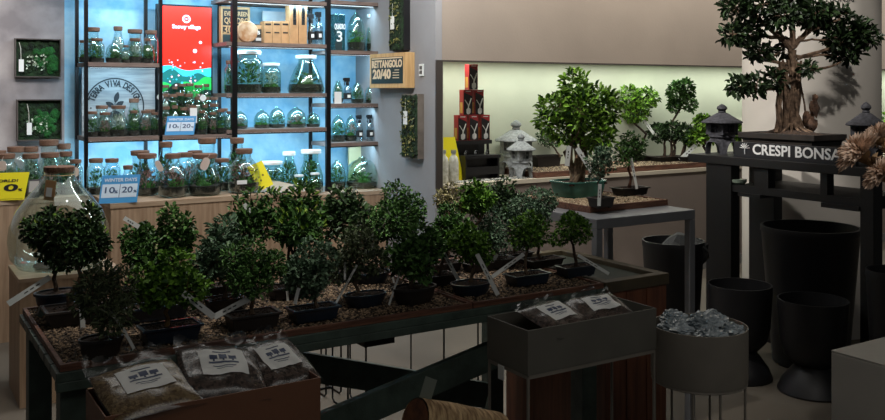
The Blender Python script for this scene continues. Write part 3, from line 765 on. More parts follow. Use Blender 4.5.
# ------------------------------------------------------------ grey metal table with the ficus tray
GREYT = mat('grey_table_metal', (124,126,130), .45, .2, var=.06)
XG0, XG1, YG0, YG1, ZGT = 2.72, 3.35, 3.05, 3.66, 1.02
gt = thing('side_table', 'square grey metal table carrying the tray with the green ficus pot', 'table', (0,0,0))
MB().box((XG0,YG0,ZGT-.045),(XG1,YG1,ZGT)).build('tabletop', GREYT, gt, bevel=.002)
for x in (XG0, XG1-.035):
    for y in (YG0, YG1-.035):
        MB().box((x,y,0),(x+.035,y+.035,ZGT-.046)).build('leg', GREYT, gt, bevel=.001)
ta = PX(590,209,z=ZGT+.02); tb_ = PX(668,201.5,z=ZGT+.02); tc_ = PX(533,193,z=ZGT+.02)
ang = math.atan2(tb_.y-ta.y, tb_.x-ta.x); wx = (tb_-ta).length; wy = min(.56,(tc_-ta).length)
cx = ta+Vector((math.cos(ang),math.sin(ang),0))*wx/2+Vector((-math.sin(ang),math.cos(ang),0))*wy/2
tray('stone_tray', 'brown wooden tray of pale gravel on the grey metal table', (cx.x-wx/2,cx.y-wy/2),(cx.x+wx/2,cx.y+wy/2), ZGT+.001, .03, GRAVL, 3600, rot=ang, glabel='pale gravel filling the tray on the grey metal table')
ZS = ZGT+.025
# the ficus: many-stemmed, in a green glazed pot
fb = [(538,95,570,125,-.02),(560,70,590,105,.02),(580,85,615,125,.04),(548,112,580,145,.0),(575,112,612,150,.0),(566,88,598,130,-.08),(600,95,622,128,.03),(536,112,556,132,-.05),(590,128,616,150,-.03),(555,90,580,120,.1)]
B('large bushy ficus with bright tips in a wide green glazed pot', (578,180), 52, .085, 'lobed', None, 'lime', .034,.014,1250, pot_m=POT_GREEN, z=ZS, seed=31, group=None, trunk_r=.011, multi=7, canblobs=fb, potd=.2, curve=.16, tags=[((569,146),(567,166),-.1),((577,148),(592,172),-.12)], tagw=.018, bark=mat('ficus_bark',(132,112,88),.85,col2=(78,62,46),scale=30))
B('small pale bonsai in a black pot at the front corner of the gravel tray', (601,197), 24, .05, 'rect', (586,143,616,186), 'silver', .014,.009,420, pot_m=POT_BLACK, z=ZS, seed=32, group=None, potd=.08, trunk_r=.004, tags=[((600,184),(599,206),-.07)], tagw=.012)
B('reddish-stemmed bonsai in a flared black pot beside the green ficus pot', (630,187), 38, .045, 'rect', (612,132,648,168), 'mid', .015,.010,560, pot_m=POT_BLACK, z=ZS, seed=33, group=None, potd=.1, trunk_r=.007, trunk_u=629, tags=[((631,158),(637,189),-.08)], tagw=.010, bark=mat('red_bark',(120,76,56),.85,col2=(72,44,34),scale=30))

# ------------------------------------------------------------ wooden chest right of the table
CH = mat('reddish_wood', (118,70,46), .5, col2=(82,46,30), scale=5, stretch=(9,9,.6))
CHT = mat('olive_brown_rim', (84,74,54), .55, col2=(60,52,38), scale=8)
r = thing('wooden_chest', 'reddish brown wooden chest with a framed dark green recessed top', 'chest', (0,0,0))
bx0, bx1, by0, by1, bz = 2.365, 2.69, 2.60, 3.25, .862
m = MB(); m.box((bx0,by0,0),(bx1,by1,bz-.045)); 
m.build('body', CH, r, bevel=.002)
for k in range(1,3):
    x = bx0+(bx1-bx0)*k/3; MB().box((x-.002,by0-.003,.02),(x+.003,by0-.0005,bz-.05)).build('batten', CH, r)
m = MB(); t = .035
m.box((bx0-.008,by0-.008,bz-.044),(bx1+.008,by0+t,bz)); m.box((bx0-.008,by1-t,bz-.044),(bx1+.008,by1+.008,bz)); m.box((bx0-.008,by0+t,bz-.044),(bx0+t,by1-t,bz)); m.box((bx1-t,by0+t,bz-.044),(bx1+.008,by1-t,bz))
m.build('rim', CHT, r, bevel=.002)
MB().box((bx0+t,by0+t,bz-.044),(bx1-t,by1-t,bz-.02)).build('recessed_top', mat('dark_green_felt',(48,56,42),.6,var=.2), r)

# ------------------------------------------------------------ planters on wire stands
def open_box(m, lo, hi, t=.004):
    x0,y0,z0 = lo; x1,y1,z1 = hi
    m.box((x0,y0,z0),(x1,y1,z0+t)); m.box((x0,y0,z0+t),(x1,y0+t,z1)); m.box((x0,y1-t,z0+t),(x1,y1,z1))
    m.box((x0,y0+t,z0+t),(x0+t,y1-t,z1)); m.box((x1-t,y0+t,z0+t),(x1,y1-t,z1)); return m
def wire_stand(parent, x0, x1, y0, y1, zt, m_, rr=.0045):
    for x in (x0, x1):
        g = MB(); g.tube([(x,y0,zt),(x,y0,.02),(x,y0+.02,.005),(x,y1-.02,.005),(x,y1,.02),(x,y1,zt)], rr, 6); g.build('leg_frame', m_, parent, smooth=True)
    g = MB()
    for a, b in (((x0,y0),(x1,y0)),((x1,y0),(x1,y1)),((x1,y1),(x0,y1)),((x0,y1),(x0,y0))): g.bar((*a,zt),(*b,zt),rr*2,rr*2)
    g.bar((x0,(y0+y1)/2,.006),(x1,(y0+y1)/2,.006),rr*2,rr*2)
    g.build('top_frame', m_, parent)
BRN = mat('terracotta_brown_metal', (124,84,62), .55, var=.06)
GRY = mat('warm_grey_metal', (104,102,94), .55, var=.06)
GRL = mat('light_warm_grey_metal', (134,128,118), .55, var=.06)
p1 = thing('planter_box', 'terracotta brown metal planter box filled with bags of substrate', 'planter', (0,0,0))
open_box(MB(), (.437,2.160,.60),(.975,2.385,.85)).build('box_body', BRN, p1, bevel=.001)
wire_stand(p1, .45, .962, 2.172, 2.373, .597, BLACKM)
xa, ya, zp = 2.28*.742, 2.98*.742, HE-.742
xb = 3.02*.742
p2 = thing('planter_box', 'dark grey metal planter box on a wire stand before the green table', 'planter', (0,0,0))
open_box(MB(), (xa,ya,zp-.14),(xb,ya+.22,zp)).build('box_body', GRY, p2, bevel=.001)
wire_stand(p2, xa+.006, xb-.006, ya+.006, ya+.214, zp-.146, GRL, .0055)
q = PX(491,362,y=ya+.0)
MB().box((xa-.02,ya+.10,.68),(xa-.017,ya+.13,.725)).build('price_tag', LABELW, p2)
# round planter
c = PX(699,324.5,Z=3.13); RP = 47*3.13/900
p3 = thing('round_planter', 'round warm grey metal planter on slim legs heaped with crumpled clear bags', 'planter', (c.x,c.y,0))
zr = c.z; hp = .185
g = MB(); g.lathe([(0.001,zr-hp),(RP*.985,zr-hp),(RP,zr-hp+.012),(RP,zr),(RP-.004,zr),(RP-.006,zr-hp+.01),(0.001,zr-hp+.01)], n=56, cap0=False, cap1=False); g.build('planter_body', GRL, p3, smooth=True)
ringm = MB(); pts = [(RP*.97*math.cos(2*PI*k/32), RP*.97*math.sin(2*PI*k/32), zr-hp-.004) for k in range(33)]; ringm.tube(pts, .004, 5); ringm.build('ring', GRL, p3)
for a in (-112,-62,28,80,150,215):
    a = math.radians(a)+.0
    MB().tube([(RP*.95*math.cos(a),RP*.95*math.sin(a),zr-hp-.004),(RP*.95*math.cos(a),RP*.95*math.sin(a),0)], .0048, 6).build('leg', GRL, p3)

# ------------------------------------------------------------ bags
FILM = glass_mat('clear_film', tint=(232,232,232), edge=(205,208,210), k=.3, base=.10, rough=.25)
BAGT = mat('tan_substrate', (186,160,116), .95, col2=(112,86,56), scale=150, kind='voronoi', bump=.6, bscale=220)
BAGD = mat('dark_substrate', (128,108,98), .95, col2=(48,38,36), scale=130, kind='voronoi', bump=.6, bscale=220)
BLUEI = mat('blue_print', (58,72,104), .6)
def bag(label, loc, rx, ry, hz, m_, rot, tilt=0, group=None, lab=True, flap=.05, seed=0):
    r = thing('substrate_bag', label, 'bag', loc, rot, group); r.rotation_euler = (tilt[0], tilt[1], rot) if tilt else (0,0,rot)
    def pil(sx, sy, sz, off, sd, seam=0):
        vs = []; fs = []; nx, ny = 26, 18
        for side in (1,-1):
            for i in range(nx+1):
                for j in range(ny+1):
                    u = -1+2*i/nx; v = -1+2*j/ny
                    e = max(0,(1-abs(u)**3.0))**.55*max(0,(1-abs(v)**3.0))**.55
                    w_ = noise.noise(Vector((u*2.2+sd,v*2.2,side)))*.14+noise.noise(Vector((u*6+sd,v*6,side)))*.05
                    vs.append((u*sx*(1-.04*abs(v)**2), v*sy*(1-.05*abs(u)**2), off+side*sz*e*(1+w_*2) if side > 0 else off-sz*.8*e))
        N_ = (nx+1)*(ny+1)
        for s_ in (0,1):
            for i in range(nx):
                for j in range(ny):
                    a = s_*N_+i*(ny+1)+j
                    q = (a,a+ny+1,a+ny+2,a+1); fs.append(q if s_ == 0 else q[::-1])
        b = MB(); b.add(vs, fs); return b
    pil(rx,ry,hz,hz,seed).build('substrate', m_, r, smooth=True)
    fm = pil(rx*1.035,ry*1.05,hz*1.05,hz,seed)
    vs = []; n = 14
    for i in range(n+1):
        u = -1+2*i/n
        for j in range(5):
            t = j/4
            vs.append((u*rx*1.03*(1-.05*t), ry*1.0+flap*t, hz+.25*hz*t+.018*t*noise.noise(Vector((u*3+seed,t*2,4)))*3))
    fm.add(vs, [(i*5+j,(i+1)*5+j,(i+1)*5+j+1,i*5+j+1) for i in range(n) for j in range(4)])
    vs = []
    for i in range(n+1):
        u = -1+2*i/n
        for j in range(3):
            t = j/2
            vs.append((u*rx*1.03, -ry*1.0-.014*t, hz-.2*hz*t+.004*noise.noise(Vector((u*5+seed,t*2,4)))))
    fm.add(vs, [(i*3+j,(i+1)*3+j,(i+1)*3+j+1,i*3+j+1) for i in range(n) for j in range(2)])
    fm.build('film', FILM, r, smooth=True)
    if lab:
        lb = MB(); vs = []; nx, ny = 12, 8; lx, ly = min(rx*.56,.062), min(ry*.52,.05); cx_, cy_ = rx*.02, ry*.08
        def sz(x, y):
            u, v = x/rx, y/ry
            e = max(0,(1-abs(u)**3.0))**.55*max(0,(1-abs(v)**3.0))**.55
            w_ = noise.noise(Vector((u*2.2+seed,v*2.2,1)))*.14+noise.noise(Vector((u*6+seed,v*6,1)))*.05
            return hz+hz*1.05*e*(1+w_*2)+.0022
        def patch(x0,y0,x1,y1,nx,ny,mi,off):
            vs = [(x0+(x1-x0)*i/nx, y0+(y1-y0)*j/ny, sz(x0+(x1-x0)*i/nx, y0+(y1-y0)*j/ny)+off) for i in range(nx+1) for j in range(ny+1)]
            lb.add(vs, [(i*(ny+1)+j,(i+1)*(ny+1)+j,(i+1)*(ny+1)+j+1,i*(ny+1)+j+1) for i in range(nx) for j in range(ny)], mi)
        patch(cx_-lx,cy_-ly,cx_+lx,cy_+ly,14,10,0,0)
        # blue tree emblem row and lines of small print
        for k in (-1,0,1):
            patch(cx_+k*lx*.42-lx*.17,cy_+ly*.12,cx_+k*lx*.42+lx*.17,cy_+ly*(.42 if k else .55),4,3,1,.0008)
            patch(cx_+k*lx*.42-lx*.04,cy_-ly*.02,cx_+k*lx*.42+lx*.04,cy_+ly*.12,2,2,1,.0008)
        patch(cx_-lx*.66,cy_-ly*.18,cx_+lx*.66,cy_-ly*.06,8,2,1,.0008)
        patch(cx_-lx*.5,cy_-ly*.42,cx_+lx*.5,cy_-ly*.36,8,1,1,.0008); patch(cx_-lx*.35,cy_-ly*.56,cx_+lx*.35,cy_-ly*.52,8,1,1,.0008)
        patch(cx_-lx*.4,cy_+ly*.7,cx_+lx*.4,cy_+ly*.78,6,1,1,.0008)
        lb.build('bag_label', [LABELW, BLUEI], r, smooth=True)
    return r
bag('clear bag of tan granules with white label, left in the brown planter', (.552,2.265,.845), .108, .105, .024, BAGT, .10, (.26,-.04), 'substrate bags in the brown planter', seed=1.3, flap=.075)
bag('clear bag of dark bark, middle of the brown planter', (.745,2.28,.848), .105, .10, .026, BAGD, -.10, (.36,.10), 'substrate bags in the brown planter', seed=4.1)
bag('clear bag of dark bark at the right end of the brown planter', (.905,2.295,.846), .085, .09, .020, BAGD, .18, (.42,-.03), 'substrate bags in the brown planter', seed=7.7)
bag('flat white-labelled bag lying left in the grey planter', (xa+.20,ya+.115,zp-.03), .11, .085, .022, BAGD, .25, (.32,.0), 'bags in the grey planter', seed=2.2, flap=.03)
bag('flat white-labelled bag lying right in the grey planter', (xa+.40,ya+.12,zp-.028), .10, .08, .022, BAGD, -.1, (.32,-.04), 'bags in the grey planter', seed=5.2, flap=.03)
CRM = mat('crumpled_clear_plastic', (184,194,200), .25, col2=(84,98,106), scale=9, spec=.8)
def crumple(label, loc, r_, seed):
    g = MB(); n = 30; m_ = 20; vs = []; fs = []
    for i in range(m_+1):
        th = PI*i/m_
        for k in range(n):
            a = 2*PI*k/n
            d = Vector((math.sin(th)*math.cos(a), math.sin(th)*math.sin(a), math.cos(th)))
            q = 1.15+.6*abs(noise.noise(d*1.6+Vector((seed,0,0))))-.55*abs(noise.noise(d*3.1+Vector((0,seed,0))))+.12*noise.noise(d*8+Vector((0,seed,3)))
            vs.append((d.x*r_[0]*q, d.y*r_[1]*q, max(-r_[2]*.6, d.z*r_[2]*q)))
    for i in range(m_):
        for k in range(n): fs.append((i*n+k,(i+1)*n+k,(i+1)*n+(k+1)%n,i*n+(k+1)%n))
    g.add(vs, fs); o = g.build('crumpled_bag', CRM); o.location = loc
    tag(o, label, 'bag', 'crumpled bags in the round planter')
for i, (dx, dy, dz, s_, lb) in enumerate([(-.085,.03,-.012,.045,'crumpled clear bag at the left of the round planter'),(-.03,.085,.004,.04,'crumpled clear bag at the far side of the round planter'),(.015,-.01,.008,.048,'crumpled clear bag on top of the heap in the round planter'),(.09,.02,-.002,.042,'crumpled clear bag at the right of the round planter'),(-.03,-.08,-.018,.042,'crumpled clear bag at the near side of the round planter'),(.06,-.085,-.014,.04,'crumpled clear bag at the near right of the round planter')]):
    crumple(lb, (c.x+dx, c.y+dy, zr+dz), (s_*1.1,s_,s_*.62), i*2.7+1)
g = MB(); g.lathe([(0.001,0),(RP*.94,0),(RP*.94,.004),(.001,.004)], n=40, cap0=False, cap1=False)
fil = g.build('planter_filling', mat('filling_grey',(90,96,100),.6,var=.4,scale=20), p3); fil.location = (0,0,zr-.06)

# ------------------------------------------------------------ wire stands behind the table
def back_stand(u0, u1, vfl, label, dpt=.26, ztop=.50):
    a = PX(u0, vfl, z=0.005); b = PX(u1, vfl, z=.005); 
    x0, y0 = a.x, a.y; x1 = PX(u1, y=y0).x
    r = thing('plant_stand', label, 'plant stand', (0,0,0))
    open_box(MB(), (x0-.01,y0-.01,ztop),(x1+.01,y0+dpt+.01,ztop+.16)).build('box_body', BLACKP, r)
    wire_stand(r, x0, x1, y0, y0+dpt, ztop-.003, BLACKM, .005)
back_stand(348, 366, 411, 'narrow black wire plant stand seen below the table, right of the brown planter', .18)
back_stand(326, 341, 397, 'narrow black wire plant stand just left of its twin beneath the table', .25)
back_stand(444, 478, 391, 'black wire plant stand seen beneath the right half of the table', .35)

# ------------------------------------------------------------ birch log with card
lp = PX(415, 423, Z=2.46); q2 = PX(496, 436, Z=2.60)
lg = thing('birch_log', 'cut log with pale peeling bark at the bottom edge', 'log', lp)
d = (q2-lp); L_ = d.length; ang = math.atan2(d.y, d.x); lg.rotation_euler = d.to_track_quat('X','Z').to_euler()
R_ = .068
pl_ = []; vs = []; fs = []; n = 28
g = MB(); pts = [(0,0,0),(L_*.33,0,0),(L_*.66,0,.002),(L_,0,0)]
for i in range(9):
    x = L_*i/8
    for k in range(n):
        a = 2*PI*k/n; rr = R_*(1+.05*noise.noise(Vector((x*9,math.cos(a)*1.5,math.sin(a)*1.5))))
        vs.append((x, rr*math.cos(a), rr*math.sin(a)))
for i in range(8):
    for k in range(n): fs.append((i*n+k,i*n+(k+1)%n,(i+1)*n+(k+1)%n,(i+1)*n+k))
g.add(vs, fs); g.build('bark', mat('birch_bark',(206,176,132),.85,col2=(120,92,62),scale=22,bump=.5,stretch=(4,1,1)), lg, smooth=True)
g = MB()
for x in (0, L_):
    g.add([(x-.001 if x == 0 else x+.001, R_*.95*math.cos(2*PI*k/24), R_*.95*math.sin(2*PI*k/24)) for k in range(24)], [tuple(range(24))])
g.build('cut_end', mat('cut_wood',(112,66,36),.8,col2=(74,42,24),scale=40), lg)
cz = q2.z-R_-.002
pd = MB(); za_, zb_ = lp.z-R_-.002, q2.z-R_-.002; hx = Vector((d.x,d.y)).length/2; pd.add([(-hx,-.07,0),(hx,-.07,0),(hx,.07,0),(-hx,.07,0),(-hx,-.07,za_),(hx,-.07,zb_),(hx,.07,zb_),(-hx,.07,za_)], [(0,3,2,1),(4,5,6,7),(0,1,5,4),(1,2,6,5),(2,3,7,6),(3,0,4,7)]); pdo = pd.build('plinth', GRY); pdo.location = (lp.x+d.x*.5, lp.y+d.y*.5, 0); pdo.rotation_euler = (0,0,ang)
tag(pdo, 'grey plinth below the birch log, almost out of view', 'plinth')
ca = PX(426, 396, Z=2.5)
cd = MB(); M = Matrix.Translation(ca) @ Matrix.Rotation(-TH-.15,4,'Z') @ Matrix.Rotation(-.15,4,'X') @ Matrix.Rotation(.28,4,'Y')
cd.box((-.017,-.001,-.045),(.017,.001,.05), 0, M); tag(cd.build('price_card', mat('grey_card',(120,128,118),.6)), 'small grey card standing on the birch log', 'card')
# ------------------------------------------------------------ big empty glass bottle on the plinth
dc = PX(64, 268, Z=4.86); k = 4.86/900; h = (.65, 0)
dj = thing('glass_demijohn', 'very large clear glass bottle with cork lid and kraft tag, on the low plinth', 'glass bottle', (.815,5.18,.651))
Hh = (VROW((.84,5.18,.65))-168)*k; Rr = 47*k
pf = [(.62,0),(.80,.02),(.96,.12),(1.0,.28),(.97,.42),(.84,.58),(.62,.72),(.42,.83),(.31,.90),(.285,.95),(.30,.965)]
m = MB(); m.lathe([(a*Rr,b*Hh) for a,b in pf], n=48, cap1=False); m.build('glass_body', GLASS, dj, smooth=True)
m = MB(); m.lathe([(.28*Rr,.95*Hh),(.30*Rr,.965*Hh),(.305*Rr,1.01*Hh),(.29*Rr,1.015*Hh)], n=32); m.build('cork_lid', CORK, dj, smooth=True)
m = MB(); m.tube([(.30*Rr*math.cos(a), .30*Rr*math.sin(a), .93*Hh) for a in [i*PI/12 for i in range(25)]], .002, 4); m.build('neck_cord', mat('jute_cord',(190,160,110),.9), dj)
Mt = Matrix.Translation(PX(50,190,Z=4.68)-dj.location) @ Matrix.Rotation(-TH,4,'Z') @ Matrix.Rotation(.12,4,'Y')
m = MB(); m.box((-.028,-.001,-.055),(.028,.001,.05),0,Mt); kt = m.build('kraft_tag', KRAFT, dj)
m = MB(); m.box((-.018,-.003,-.035),(.012,-.0015,.012),0,Mt); m.build('price_sticker', LABELW, kt)
m = MB(); m.lathe([(.45*Rr,.006),(.52*Rr,.012),(.50*Rr,.02)], n=32); m.build('soil', SOILD, dj, smooth=True)

# ------------------------------------------------------------ moss pictures
FRM = mat('dark_picture_frame', (76,68,64), .6)
MOSSD = mat('dark_moss', (30,56,26), .95, col2=(10,20,12), scale=24, bump=1, bscale=70)
MOSSB = mat('bright_moss', (30,96,36), .95, col2=(16,62,24), scale=30, bump=1, bscale=90)
def moss_picture(label, lo, hi, y, seed, tagu, group):
    r = thing('moss_picture', label, 'moss picture', (0,0,0), 0, group); rg = random.Random(seed)
    x0, z0 = lo; x1, z1 = hi; t = .007
    m = MB()
    m.box((x0,y,z0),(x1,y+.045,z0+t)); m.box((x0,y,z1-t),(x1,y+.045,z1)); m.box((x0,y,z0+t),(x0+t,y+.045,z1-t)); m.box((x1-t,y,z0+t),(x1,y+.045,z1-t))
    m.build('frame', FRM, r)
    m = MB(); m.box((x0+t,y+.03,z0+t),(x1-t,y+.045,z1-t))
    for i in range(60): 
        q = rg.uniform(.008,.02); m.blob((rg.uniform(x0+.03,x1-.03), y+.03, rg.uniform(z0+.03,z1-.03)), (q,q*.6,q), i, 8, .2)
    m.build('moss', MOSSD, r, smooth=True)
    m = MB()
    for i in range(16):
        q = rg.uniform(.018,.04); m.blob((rg.uniform(x0+(x1-x0)*.45,x1-.04), y+.028, rg.uniform(z0+.04,z1-.08)), (q,q*.5,q), i, 10, .2)
    m.build('cushion_moss', MOSSB, r, smooth=True)
    l = MB(); 
    for i in range(50):
        cx_, cz_ = x0+(x1-x0)*rg.uniform(.25,.7), z0+(z1-z0)*rg.uniform(.2,.6)
        l.leaf((cx_,y+.02,cz_),(rg.uniform(-1,1),-.5,rg.uniform(-1,1)),(0,-1,0),.018,.012)
    l.build('lichen', LEAFP, r)
    tx = tagu; zt = z0+(z1-z0)*.18
    m = MB(); m.box((tx-.014,y-.004,zt-.01),(tx+.018,y-.002,zt+.075)); tg = m.build('price_tag', LABELW, r)
    m = MB(); m.tube([(tx,y-.003,zt+.075),(tx-.002,y-.006,zt+.15),(tx-.012,y-.002,z1-.03)], .0025, 4); m.build('cord', mat('white_cord',(200,198,190),.8), tg)
a = PX(15,38,y=6.855); b = PX(61,77.5,y=6.855)
moss_picture('square moss picture, upper of the two on the concrete wall', (a.x,b.z),(b.x,a.z), 6.852, 3, PX(21,y=6.85).x, 'moss pictures on the concrete wall')
a = PX(17,99.5,y=6.855); b = PX(62,140,y=6.855)
moss_picture('square moss picture, lower of the two on the concrete wall', (a.x,b.z),(b.x,a.z), 6.852, 9, PX(29,y=6.85).x, 'moss pictures on the concrete wall')
def tall_moss(label, y0, y1, x, z0, z1, seed, frame, tz, fw):
    r = thing('moss_picture', label, 'moss picture', (0,0,0)); rg = random.Random(seed)
    m = MB(); m.box((x+.012,y0,z0),(XC-.001,y1,z1)); m.build('frame', frame, r)
    m = MB(); m.box((x+.006,y0+fw,z0+.01),(x+.0115,y1-.01,z1-.01))
    for i in range(230):
        q = rg.uniform(.01,.024); m.blob((x+.012, rg.uniform(y0+fw+.015,y1-.02), rg.uniform(z0+.02,z1-.02)), (q*.7,q,q), i, 8, .2)
    m.build('moss', MOSSD, r, smooth=True)
    l = MB()
    for i in range(150): l.leaf((x,rg.uniform(y0+fw+.02,y1-.02),rg.uniform(z0+.03,z1-.03)),(-.6,rg.uniform(-1,1),rg.uniform(-1,1)),(-1,0,0),.024,.013)
    l.build('sprigs', leaf_mat('moss_sprigs',(40,66,30),(140,134,70)), r)
    yc = (y0+y1)/2+.03
    m = MB(); m.box((x-.010,yc-.03,tz-.10),(x-.008,yc+.03,tz)); m.tube([(x-.009,yc,tz),(x-.004,yc+.005,tz+.10)], .0015, 4); m.build('price_tag', LABELW, r)
tall_moss('tall narrow moss panel high on the grey column, black frame', 5.97,6.20,3.372, 1.905,2.62, 4, BLACKP, 2.17, .004)
tall_moss('smaller narrow moss panel low on the grey column, grey wood frame', 5.765,6.01,3.375, 1.086,1.57, 6, mat('grey_wood_frame',(128,118,108),.7,col2=(96,88,80),scale=8), 1.44, .004)
# socket
so = PX(422,70,x=XC-.002)
s_ = MB(); s_.box((XC-.012,so.y-.03,so.z-.045),(XC-.001,so.y+.03,so.z+.045)); s_.box((XC-.015,so.y-.018,so.z-.03),(XC-.012,so.y+.018,so.z-.004),1); s_.box((XC-.015,so.y-.018,so.z+.004),(XC-.012,so.y+.018,so.z+.03),1)
tag(s_.build('wall_socket', [WHITEP, mat('socket_grey',(90,88,86),.5)], bevel=.001), 'small white double socket on the grey column', 'socket')
# timber box with its printed name
bx = thing('timber_box', 'pale timber box printed RETTANGOLO 20/40 on the grey column', 'box', (0,0,0))
PINE = mat('pine_box', (206,170,118), .6, col2=(186,148,98), scale=5, stretch=(8,8,1))
X0, Y0, Y1, Z0, Z1 = 3.354, 5.90, 6.475, 1.615, 1.886
MB().box((X0,Y0,Z0),(XC-.001,Y1,Z1)).build('box_body', PINE, bx, bevel=.002)
DT = mat('dark_teal_print', (28,48,50), .6)
yc = (Y0+Y1)/2
MB().box((X0-.002,Y0+.03,Z0+.035),(X0-.0003,Y1-.03,Z1-.03)).build('dark_label', DT, bx)
t = MB(); add_text(t,'RETTANGOLO',.078,(X0-.003,yc,Z1-.085),FACE_X,width=.49,bold=.0035); add_text(t,'20/40',.10,(X0-.003,yc+.08,Z1-.165),FACE_X,width=.30,bold=.004)
for i in range(4): t.box((X0-.003,yc-.20,Z1-.135-i*.02),(X0-.002,yc-.11-(.03 if i == 0 else 0)+.01,Z1-.129-i*.02))
t.box((X0-.003,yc-.245,Z1-.043),(X0-.002,yc+.245,Z1-.034))
t.build('lettering', mat('cream_print',(224,200,166),.6), bx)

# ------------------------------------------------------------ things on the right-hand shelves
def printed_box(label, u0, u1, v0, v1, y, zb, dep, group=None, texts=(), name='kraft_box', m_=KRAFT, bands=(), cat='box'):
    a = PX(u0,y=y); b = PX(u1,y=y); Z = DEP(a); ht = (VROW((a.x,y,zb))-v0)*Z/900
    r = thing(name, label, cat, (0,0,0), 0, group)
    MB().box((a.x,y,zb+.0005),(b.x,y+dep,zb+ht)).build('carton', m_, r, bevel=.001)
    g = MB(); has = False
    for bd in bands:
        x0, x1, f0, f1 = bd[:4]
        g.box((a.x+(b.x-a.x)*x0,y-.0012,zb+ht*f0),(a.x+(b.x-a.x)*x1,y-.0003,zb+ht*f1), bd[4]); has = True
    for (s, size, fx, fz, w_, mi) in texts:
        add_text(g, s, size*ht, (a.x+(b.x-a.x)*fx,y-.0016,zb+ht*fz), width=w_*(b.x-a.x), bold=.0012, mi=mi); has = True
    if has: g.build('print', [INK, DT, LABELW, KRAFT], r)
    return r
zc = 1.9585
printed_box('kraft box printed EVERGREEN QUADRO 30 behind the round wooden disc', 221,250,6,43, 6.72, zc, .05, texts=[('EVERGREEN',.17,.53,.80,.84,3),('QUADRO',.22,.53,.61,.84,3),('30',.30,.24,.36,.32,3)], bands=[(.06,.92,.48,.93,0),(.06,.38,.27,.45,0),(.06,.38,.02,.24,1)])
p = PX(247,y=6.62)
m = MB(); rr = 11*DEP(p)/900
vs = []; n = 36
for yy, q in ((0,.9),(.012,1),(.03,1),(.04,.9)):
    for i in range(n): 
        a = 2*PI*i/n; kq = 1+.04*noise.noise(Vector((math.cos(a)*1.5,math.sin(a)*1.5,2)))
        vs.append((p.x+rr*q*kq*math.cos(a), 6.60+yy, zc+rr+.001+rr*.98*q*kq*math.sin(a)))
m.add(vs, [(i+j*n,(i+1)%n+j*n,(i+1)%n+(j+1)*n,i+(j+1)*n) for j in range(3) for i in range(n)]+[tuple(range(n))[::-1], tuple(3*n+i for i in range(n))])
tag(m.build('wooden_disc', mat('pale_disc',(214,190,160),.7,col2=(170,120,76),scale=14), smooth=True), 'round pale wooden disc leaning in front of the kraft box', 'disc')
printed_box('small dark printed packet right of the round wooden disc', 254,263,24,43, 6.66, zc, .05, m_=mat('dark_packet',(60,56,50),.6), texts=[('B',.25,.5,.55,.3,2)], bands=[(.2,.8,.15,.3,2),(0,1,.75,.95,3)], name='packet', cat='packet')
for i, (u0,u1) in enumerate(((264.2,272.3),(272.6,281),(281.3,289.6))):
    printed_box(['left','middle','right'][i]+' one of the three short kraft boxes in a row', u0,u1,21,43, 6.60, zc, .09, 'short kraft boxes', bands=[(.15,.85,.82,.9,0),(.2,.8,.46,.52,0)])
for i, (u0,u1) in enumerate(((290.2,298.3),(298.7,307))):
    printed_box(['left','right'][i]+' one of the two tall kraft boxes with a black label', u0,u1,4,43, 6.57, zc, .10, 'tall kraft boxes', bands=[(.35,.75,.48,.98,0),(.5,.6,.62,.9,2)])
pa = PX(262,y=6.84); pb = PX(290,y=6.84)
tag(MB().box((pa.x,6.825,zc+.001),(pb.x,6.84,zc+.27)).build('backing_sheet', mat('pale_sheet',(214,222,228),.7,var=.12,scale=9)), 'plain pale sheet standing behind the three short kraft boxes', 'sheet')
def spray(label, u, v0, y, zb, w=7, group=None, body=None):
    a = PX(u,y=y); Z = DEP(a); k = Z/900; H_ = (VROW((a.x,y,zb))-v0)*k; R0 = w/2*k
    r = thing('spray_bottle', label, 'spray bottle', (a.x,y,zb+.0005), 0, group)
    m = MB(); m.lathe([(R0*.95,0),(R0,.004),(R0,H_*.52),(R0*.8,H_*.6),(R0*.35,H_*.66),(R0*.35,H_*.7)], n=20, cap1=True); m.build('bottle', body or glass_mat('bottle_plastic',tint=(228,236,240),k=.4,base=.25,rough=.2), r, smooth=True)
    m = MB(); m.lathe([(R0*1.02,H_*.16),(R0*1.02,H_*.40)], n=20, cap0=False, cap1=False); m.box((-R0*.5,-R0*1.1,H_*.22),(R0*.3,-R0*1.03,H_*.33),1); m.build('bottle_label', [INK, LABELW], r)
    m = MB(); m.lathe([(R0*.42,H_*.68),(R0*.42,H_*.78),(R0*.3,H_*.8)], n=12)
    m.box((-R0*.9,-R0*.3,H_*.82),(R0*.55,R0*.3,H_*.97)); m.box((-R0*1.2,-R0*.18,H_*.87),(-R0*.88,R0*.18,H_*.96)); m.tube([(-R0*.6,0,H_*.84),(-R0*.9,0,H_*.74),(-R0*.7,0,H_*.68)], R0*.14, 5); m.tube([(0,0,H_*.76),(0,0,H_*.84)], R0*.35, 8)
    m.build('trigger_head', BLACKP, r, bevel=.001)
spray('left one of the two spray bottles beside the tall kraft boxes', 311.5, 13, 6.62, zc, 7.5, 'spray bottles by the tall kraft boxes')
spray('right one of the two spray bottles beside the tall kraft boxes', 319, 11, 6.62, zc, 7.5, 'spray bottles by the tall kraft boxes')
spray('lone spray bottle on the shelf level with the timber box', 347.5, 77, 6.58, 1.49, 8)
spray('left one of the two spray bottles by the grey column', 359.5, 114, 6.58, 1.18, 7, 'spray bottles by the grey column')
spray('right one of the two spray bottles by the grey column', 370, 114, 6.58, 1.18, 7, 'spray bottles by the grey column')
